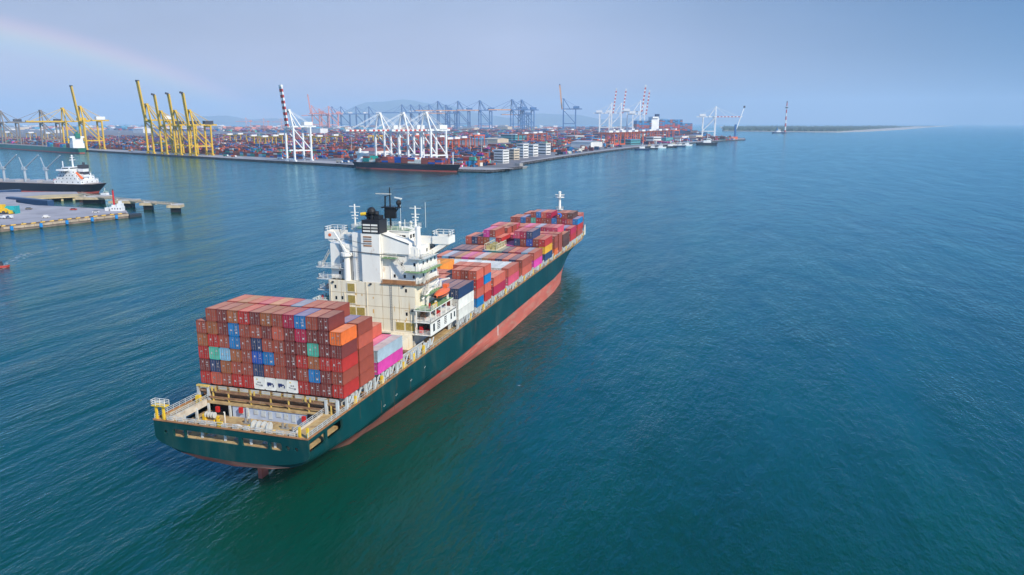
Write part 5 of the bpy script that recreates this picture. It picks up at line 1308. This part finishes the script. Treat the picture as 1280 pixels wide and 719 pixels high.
# ------------------------------------------------------------------ the near pier
PZ = 3.4
pier = [(-60, 297), (0, 283.4), (40, 279.6), (90, 273.9), (160, 266.6), (158, 263.2), (138, 261.8), (112, 260.2), (66, 257.6), (45, 256.8), (20, 253.0), (20, 246.6), (60, 243.6), (98, 242.4), (96, 239.8), (60, 239.8), (0, 240.4), (-60, 241.5)]
m = MB(); P3 = [G(u, v, PZ) for u, v in pier]; m.prism([(p.x, p.y) for p in P3], -1, PZ, mi=1, mtop=0)
M_pier = mat('pier concrete', (.36, .33, .33), .85, var=.14, scale=.04, dirt=(.26, .235, .235), dirt_amt=.45)
M_pface = mat('pier face', (.17, .13, .10), .9, var=.35, scale=.3)
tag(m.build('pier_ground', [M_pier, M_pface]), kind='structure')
e0, e1 = G(-60, 297, PZ), G(0, 283.4, PZ)
edge = [G(-60, 297, PZ), G(0, 283.4, PZ), G(40, 279.6, PZ), G(90, 273.9, PZ), G(159, 266.7, PZ)]
pil = MB(); pil2 = MB()
def walk(pts_, step):
    out = []; rem = 0.0
    for a, b in zip(pts_, pts_[1:]):
        d = (b - a).length; t = rem
        while t < d: out.append((a.lerp(b, t / d), (b - a).normalized())); t += step
        rem = t - d
    return out
kb = MB()
for i, (p, d) in enumerate(walk(edge, 3.0)):
    n_ = Vector((-d.y, d.x, 0));  n_ = n_ if n_.dot(_f) > 0 else -n_
    kb.obox(p + n_ * .5, d, n_, 1.5, .3, PZ, PZ + .55, mi=i % 2)
o = kb.build('kerb', [mat('kerb yellow', (.72, .42, .03), .6, var=.2), mat('kerb dark', (.10, .07, .05), .8)]); tag(o, 'yellow and dark banded kerb along the near pier edge', 'kerb')
for i, (p, d) in enumerate(walk(edge, 17.5)):
    u, v = proj(p)
    if u < -8: continue
    n_ = Vector((-d.y, d.x, 0)); n_ = n_ if n_.dot(_f) > 0 else -n_
    q = MB(); q.cyl(Vector((0, 0, .5)) , Vector((0, 0, 3.0)), .95, n=10); q.box(-.9, .9, -.4, .5, .6, 3.1)
    o = q.build('fender', mat('fender blue', (.01, .22, .55), .5, var=.15)); o.location = (p.x - n_.x * .8, p.y - n_.y * .8, 0); tag(o, 'blue fender on the near pier face', 'fender', 'blue fenders along the near pier')
# front face pale band
fb = MB()
for i, (p, d) in enumerate(walk(edge, 6.0)):
    n_ = Vector((-d.y, d.x, 0)); n_ = n_ if n_.dot(_f) > 0 else -n_
    fb.obox(p - n_ * .25 + d * 3, d, n_, 2.9, .25, 1.5, 2.9)
tag(fb.build('pier_beam', mat('pier beam', (.40, .31, .22), .85, var=.25, scale=.3)), 'tan concrete beam along the near pier face', 'beam')
# sand-coloured walkway of the inner arm and its piles
wk = MB(); P4 = [G(u, v, PZ) for u, v in ((18, 249.6), (60, 247.4), (104, 245.4), (108, 243.0), (98, 242.4), (60, 243.6), (20, 246.6))]
wk.prism([(p.x, p.y) for p in P4], PZ - .8, PZ + .02)
for i, (p, d) in enumerate(walk([P4[1], P4[2]], 9.0)): wk.obox(p + Vector((_f.x, _f.y, 0)) * 3, d, Vector((-d.y, d.x, 0)), .9, .9, -3, PZ - .8)
o = wk.build('pier_walkway', mat('sandy concrete', (.50, .38, .20), .85, var=.2, scale=.2)); tag(o, 'sandy concrete walkway on piles between the basin and the bulk carrier', 'walkway')
# pontoons
for (u0, v0, u1, v1, lab) in ((12, 253.4, 64, 258.4, 'long dark blue pontoon at the edge of the pier basin'), (-6, 245.4, 26, 243.4, 'dark blue pontoon nearest the bulk carrier')):
    a, b = G(u0, v0, 0), G(u1, v1, 0); d = (b - a).normalized(); q = MB(); q.box(0, (b - a).length, -2.6, 2.6, -.5, 5.0); q.box(.6, (b - a).length - .6, -2.0, 2.0, 5.0, 5.3, mi=1)
    o = q.build('pontoon', [mat('pontoon blue', (.020, .055, .13), .5, var=.3), mat('pontoon deck', (.10, .14, .2), .7)]); o.location = (a.x, a.y, 0); o.rotation_euler = (0, 0, math.atan2(d.y, d.x)); tag(o, lab, 'pontoon')
# dark wedge pontoon past the pier head
a, b = G(158, 272.0, 0), G(173, 270.0, 0); d = (b - a).normalized(); q = MB(); q.box(0, (b - a).length, -3.5, 3.5, -.5, 2.2)
o = q.build('pontoon', mat('black pontoon', (.03, .035, .04), .6)); o.location = (a.x, a.y, 0); o.rotation_euler = (0, 0, math.atan2(d.y, d.x)); tag(o, 'black float beyond the head of the near pier', 'pontoon')
# dolphins and catwalk
DOL = [(118, 254.0, 12.5, 7), (157, 259.0, 10.5, 6), (186, 262.0, 5.2, 4), (220, 265.2, 5.2, 4)]
cen = []
for i, (u, v, hw, hd) in enumerate(DOL):
    p = G(u, v, 0); cen.append(p); r = empty('mooring_dolphin', p, math.atan2(-_r.y, -_r.x)); lab = ['wide sandy mooring platform beside the white pilot boat', 'second sandy mooring platform behind the red beacon', 'small dark-footed mooring dolphin midway along the catwalk', 'outermost small mooring dolphin at the end of the catwalk'][i]
    tag(r, lab, 'dolphin')
    q = MB(); q.box(-hw, hw, -hd, hd, 3.6, 5.5); q.build('cap', mat('dolphin cap', (.46, .36, .22), .85, var=.2, scale=.3), r)
    q = MB(); q.box(-hw * .62, hw * .62, -hd * .5, hd * .5, -3, 3.6); q.build('pile_block', M_sootshade, r)
    q = MB(); q.box(-hw * .95, hw * .2, -hd, hd, 5.6, 6.3); q.cyl((hw * .6, 0, 5.6), (hw * .6, 0, 6.8), .6); q.build('mooring_hook', mat('pale fitting', (.5, .46, .42), .6), r)
cw = MB(); ptsw = [G(101, 249.6, 0)] + cen
for a, b in zip(ptsw, ptsw[1:]):
    a = Vector((a.x, a.y, 5.9)); b = Vector((b.x, b.y, 5.9)); d = (b - a).normalized(); n_ = Vector((-d.y, d.x, 0)); cw.obox((a + b) / 2, d, n_, (b - a).length / 2, 1.5, 5.3, 6.0)
    for s in (-1.5, 1.5): cw.rail([a + n_ * s, b + n_ * s], h=1.2, step=4, w=.16, bars=2)
tag(cw.build('catwalk', mat('catwalk tan', (.55, .42, .27), .8, var=.15)), 'sandy railed catwalk linking the mooring dolphins out into the water', 'catwalk')
# white beacon base and red column
p = G(146, 263.4, PZ); r = empty('harbour_beacon', p, math.atan2(-_r.y, -_r.x)); tag(r, 'red navigation column above a small white building at the pier head', 'beacon')
q = MB(); q.box(-5, 3.6, -2.6, 2.6, 0, 3.2); q.box(-4.6, -1.6, -2.3, 2.3, 3.2, 5.4); q.box(-3.8, -2.4, -1.2, 1.2, 5.4, 7.2); q.box(.4, 2.6, -1.8, 1.8, 3.2, 4.4); q.box(5.5, 8, -1.7, 1.7, 0, 2.4); q.build('base_building', K_white, r)
q = MB(); q.cyl((1.5, 0, 3.2), (1.5, 0, 15.0), .7, .6, n=12); q.build('column', M_fire, r)
q = MB(); q.cyl((1.5, 0, 15.0), (1.5, 0, 16.2), .4, n=8); q.build('lamp_housing', K_dk, r)
q = MB()
for k in range(4): q.box(-4.4 + 2 * k, -3.7 + 2 * k, -2.65, -2.6, 1.2, 2.2); q.box(-4.4 + 2 * k, -3.7 + 2 * k, 2.6, 2.65, 1.2, 2.2)
build_each(q, lambda w: w.build('window', B_win, r), auto=True)
# small craft helper
def boat(u, v, Lb, hc, cc, label, heading, roofc=None, cat='boat', name='harbour_boat', scale=1.0):
    p = G(u, v, 0); r = empty(name, p, heading); tag(r, label, cat)
    hm_ = hull_mesh(Lb, Lb * .3, Lb * .11, Lb * .06); hm_.v = [(x - Lb / 2, y, z) for x, y, z in hm_.v]; hm_.build('hull', [hc, hc, H_deck], r)
    q = MB(); q.box(-Lb * .2, Lb * .16, -Lb * .11, Lb * .11, Lb * .11, Lb * .22); q.box(-Lb * .04, Lb * .13, -Lb * .09, Lb * .09, Lb * .22, Lb * .31); q.build('wheelhouse', cc, r)
    q = MB(); q.box(-Lb * .045, Lb * .14, -Lb * .095, Lb * .095, Lb * .31, Lb * .325); q.build('roof', roofc or cc, r)
    q = MB(); q.box(.13 * Lb, .135 * Lb, -Lb * .075, Lb * .075, Lb * .25, Lb * .29); q.box(-Lb * .03, Lb * .12, -Lb * .0915, -Lb * .09, Lb * .25, Lb * .29); q.box(-Lb * .03, Lb * .12, Lb * .09, Lb * .0915, Lb * .25, Lb * .29); q.build('window', B_win, r)
    q = MB(); q.cyl((0, 0, Lb * .32), (0, 0, Lb * .5), Lb * .012); q.build('mast', K_white, r)
    return r
hr = math.atan2(_r.y, _r.x)
boat(132, 246.4, 17, K_white, K_white, 'white pilot boat with pale green roof behind the mooring platform', hr - .2, coat('pale green roof', (.25, .50, .35)))
boat(-.5, 334.5, 9, K_red, K_dk, 'small red boat with dark cabin trailing a white wake', hr + .35)
for a in ((803, 187.6, 60, H_blue, K_white, 'dark blue tug with white wheelhouse, closest of the moored small craft'), (816, 186.4, 46, H_black, K_white, 'black tug beside the dark blue tug'), (826, 185.2, 50, K_white, K_white, 'white harbour launch third along the row of small craft'), (838, 184.6, 62, H_black, K_white, 'dark supply boat in the middle of the moored row'), (850, 183.6, 56, H_blue, B_wh, 'blue supply boat ahead of the dark supply boat'), (859, 182.2, 52, K_white, K_white, 'white launch at the outer end of the moored row'), (884, 181.4, 104, H_black, K_white, 'long dark boat with white bow lying off the quay tip'), (812, 184.0, 44, K_white, B_be, 'white and beige launch tucked behind the tugs'), (842, 181.8, 46, K_white, B_be, 'cream launch moored against the quay wall')):
    boat(a[0], a[1], a[2] * .62, a[3], a[4], a[5], hr - .1)
boat(973, 166.8, 75, H_blue, K_white, 'blue and white vessel beside the striped tower offshore', hr)
# striped tower
p = G(981, 167.0, 0); D = depth(p); r = empty('beacon_tower', p); tag(r, 'tall red and white striped tower standing in the water before the spit', 'tower'); H = 37.5 / FPX * D; n = 9
for k in range(n):
    q = MB(); q.cyl((0, 0, H * k / n), (0, 0, H * (k + 1) / n), 5.2 - .25 * k, 5.2 - .25 * (k + 1), n=12); q.build('tower_band', K_red if k % 2 == 0 else K_white, r)
q = MB(); q.cyl((0, 0, -2), (0, 0, 10), 16, 13, n=12); q.build('foundation', coat('dark foundation', (.06, .08, .12)), r); q = MB(); q.cyl((0, 0, H * .82), (0, 0, H * .86), 8, n=12); q.cyl((0, 0, H), (0, 0, H * 1.05), 3, n=8); q.build('gallery', K_dk, r)
q = MB(); q.prism([(0, 0), (26, 0), (14, 4)], 8, 10); q.quad((0, 0, 10), (24, 2, 10), (9, 1, 62)); q.quad((0, .6, 10), (9, 1.6, 62), (24, 2.6, 10)); q.box(4, 20, -3, 3, 10, 30)
o = q.build('blue_tower', coat('bright blue structure', (.02, .25, .50))); o.location = G(971.5, 166.6, 0); tag(o, 'bright blue pointed structure beside the striped tower', 'tower')
# mobile harbour crane at the tip
p = G(918.5, 174.0, ZL); D = depth(p); k_ = D / FPX; r = empty('mobile_crane', p, hr); tag(r, 'dark mobile harbour crane with long raised jib at the quay tip', 'crane')
q = MB(); q.box(-5 * k_, 3 * k_, -6, 6, 0, 3.0 * k_); q.build('chassis', K_rtg, r)
q = MB(); q.box(-1.0 * k_, 1.0 * k_, -4, 4, 3 * k_, 18 * k_); q.build('tower', K_blue, r)
q = MB(); q.bar((1.0 * k_, 0, 12 * k_), (9.5 * k_, 0, 39 * k_), 2.8); q.build('jib', K_white, r)
q = MB(); q.box(8.6 * k_, 10.2 * k_, -4, 4, 38 * k_, 40.5 * k_); q.build('jib_head', K_dk, r)
for i, (u, v, w, c) in enumerate(((902, 174.2, 5, 'm'), (895, 174.6, 4, 'R'), (912, 174.2, 4, 'k'), (886, 174.8, 5, 's'))):
    p = G(u, v, ZL); q = MB(); q.box(-w * 2, w * 2, -5, 5, 0, 10); q.box(-w, w, -4, 4, 10, 14); o = q.build('cargo_shed', cmat(c, 'door')); o.location = p; tag(o, ['maroon cargo shed beneath the quay tip', 'red cargo shed under the white crane', 'dark shed beside the mobile crane', 'silver shed under the white crane legs'][i], 'shed')
# yard things on the near pier
p = G(3, 267.5, PZ); r = empty('yellow_loader', p, hr); tag(r, 'yellow wheeled loader on the near pier beside the teal tank', 'loader')
q = MB(); q.box(-5, 4, -2, 2, 1.2, 4.0); q.box(-2, 2, -1.8, 1.8, 4.0, 6.8); q.bar((3, 0, 3.5), (7, 0, 2), .8); q.build('body', mat('loader yellow', (.75, .45, .02), .5), r)
q = MB(); q.box(6, 7.6, -2.2, 2.2, .4, 2.6); q.build('bucket', K_dyel if False else M_yellow, r)
for x in (-3.5, 2.5):
    for y in (-2, 2): q = MB(); q.cyl((x, y - .5, 1.2), (x, y + .5, 1.2), 1.2, n=12); q.build('wheel', K_dk, r)
p = G(15.5, 267.0, PZ); r = empty('teal_tank', p, hr); tag(r, 'teal horizontal tank beside the yellow loader on the pier', 'tank')
q = MB(); q.cyl((-3.6, 0, 2.8), (3.6, 0, 2.8), 2.7, n=16); q.build('tank_shell', mat('teal tank', (.02, .33, .33), .5), r); q = MB(); q.box(3.7, 4.0, -2.9, 2.9, 0, 5.6); q.build('end_frame', mat('teal tank', (.02, .33, .33)), r); q = MB(); q.box(-3, 3, -1.5, 1.5, 0, .5); q.build('cradle', K_dk, r)
for i, (u, c, lab) in enumerate(((2, B_wh, 'white flat truck parked first on the pier in front of the loader'), (10, H_blue, 'dark blue flat truck parked second on the pier in front of the tank'))):
    p = G(u, 273.4 - .2 * i, PZ); r = empty('parked_truck', p, hr); tag(r, lab, 'truck')
    q = MB(); q.box(-3, 2, -1.2, 1.2, .9, 1.5); q.build('bed', c, r); q = MB(); q.box(1.6, 3.2, -1.1, 1.1, .5, 2.3); q.build('cab', K_white, r)
    for x in (-2, 2.3): q = MB(); q.cyl((x, -1.2, .45), (x, 1.2, .45), .45, n=8); q.build('wheel', K_dk, r)
# wake of the small boat and foam flecks
def foam_mat():
    m = bpy.data.materials.new('sea foam'); m.use_nodes = True; t = m.node_tree; b = t.nodes['Principled BSDF']; b.inputs['Base Color'].default_value = (.75, .8, .8, 1); b.inputs['Roughness'].default_value = .8
    co = nn(t, 'ShaderNodeTexCoord'); n = nn(t, 'ShaderNodeTexNoise'); n.inputs['Scale'].default_value = .55; n.inputs['Detail'].default_value = 6; t.links.new(co.outputs['Object'], n.inputs[0])
    r = nn(t, 'ShaderNodeMapRange'); r.inputs[1].default_value = .48; r.inputs[2].default_value = .72; r.inputs[4].default_value = .55; t.links.new(n.outputs[0], r.inputs[0]); t.links.new(r.outputs[0], b.inputs['Alpha']); return m
fm_ = foam_mat(); q = MB()
def streak(uv, w0, w1):
    P = [G(u, v, .03) for u, v in uv]; n = len(P)
    for i in range(n - 1):
        d = (P[i + 1] - P[i]).normalized(); nn_ = Vector((-d.y, d.x, 0)); wa = w0 + (w1 - w0) * i / (n - 1); wb = w0 + (w1 - w0) * (i + 1) / (n - 1)
        q.quad(P[i] - nn_ * wa, P[i + 1] - nn_ * wb, P[i + 1] + nn_ * wb, P[i] + nn_ * wa)
streak([(5, 331), (12, 327), (20, 323), (34, 316)], 1.0, 2.6); streak([(0, 343), (8, 341)], .8, .8); streak([(-5, 340), (10, 333), (40, 318), (80, 308), (110, 303)], .3, 1.2)
streak([(646, 482), (656, 481)], .2, .3)
tag(q.build('sea_foam', fm_), 'thin white wake and foam flecks on the water', kind='stuff')
# lamp masts of the yards and bollards of the near pier
M_mast = coat('galvanised mast', (.42, .42, .42))
for u, v in ((30, 181), (150, 184), (275, 188), (325, 189), (408, 192), (440, 194), (588, 193), (602, 198), (690, 188), (740, 181), (772, 179.5), (820, 177), (560, 180), (300, 175), (640, 181)):
    q = MB(); q.cyl((0, 0, 0), (0, 0, 38), .7, .35, n=6); q.box(-2.2, 2.2, -2.2, 2.2, 38, 39.2)
    o = q.build('lamp_mast', M_mast); o.location = G(u, v, ZL); tag(o, 'tall slim lamp mast rising over the container yards', 'lamp mast', 'lamp masts of the port yards')
for i, (p, d) in enumerate(walk(edge, 12.0)):
    n_ = Vector((-d.y, d.x, 0)); n_ = n_ if n_.dot(_f) > 0 else -n_
    if proj(p)[0] < -5: continue
    q = MB(); q.cyl((0, 0, 0), (0, 0, .7), .3, n=8); q.cyl((0, 0, .7), (0, 0, .95), .48, n=8)
    o = q.build('bollard', K_dk); o.location = (p.x + n_.x * 1.8, p.y + n_.y * 1.8, PZ); tag(o, 'small black bollard behind the banded kerb of the near pier', 'bollard', 'bollards of the near pier')
for i, (u, v, c, lab) in enumerate(((58, 272.5, B_wh, 'white van standing alone on the near pier deck'), (92, 262.8, K_red, 'red car parked by the basin side of the near pier'), (36, 262, K_grey, 'grey car near the teal tank on the pier'), (120, 266.2, B_wh, 'white car near the white hut on the pier'))):
    r = empty('parked_car', G(u, v, PZ), hr + .1); tag(r, lab, 'car')
    q = MB(); q.box(-2.3, 2.3, -.95, .95, .35, 1.05); q.build('body', c, r); q = MB(); q.box(-1.5, 1.1, -.85, .85, 1.05, 1.6 if i else 2.1); q.build('cabin', B_win if i else c, r)
    for x in (-1.4, 1.4): q = MB(); q.cyl((x, -1, .35), (x, 1, .35), .35, n=8); q.build('wheel', K_dk, r)
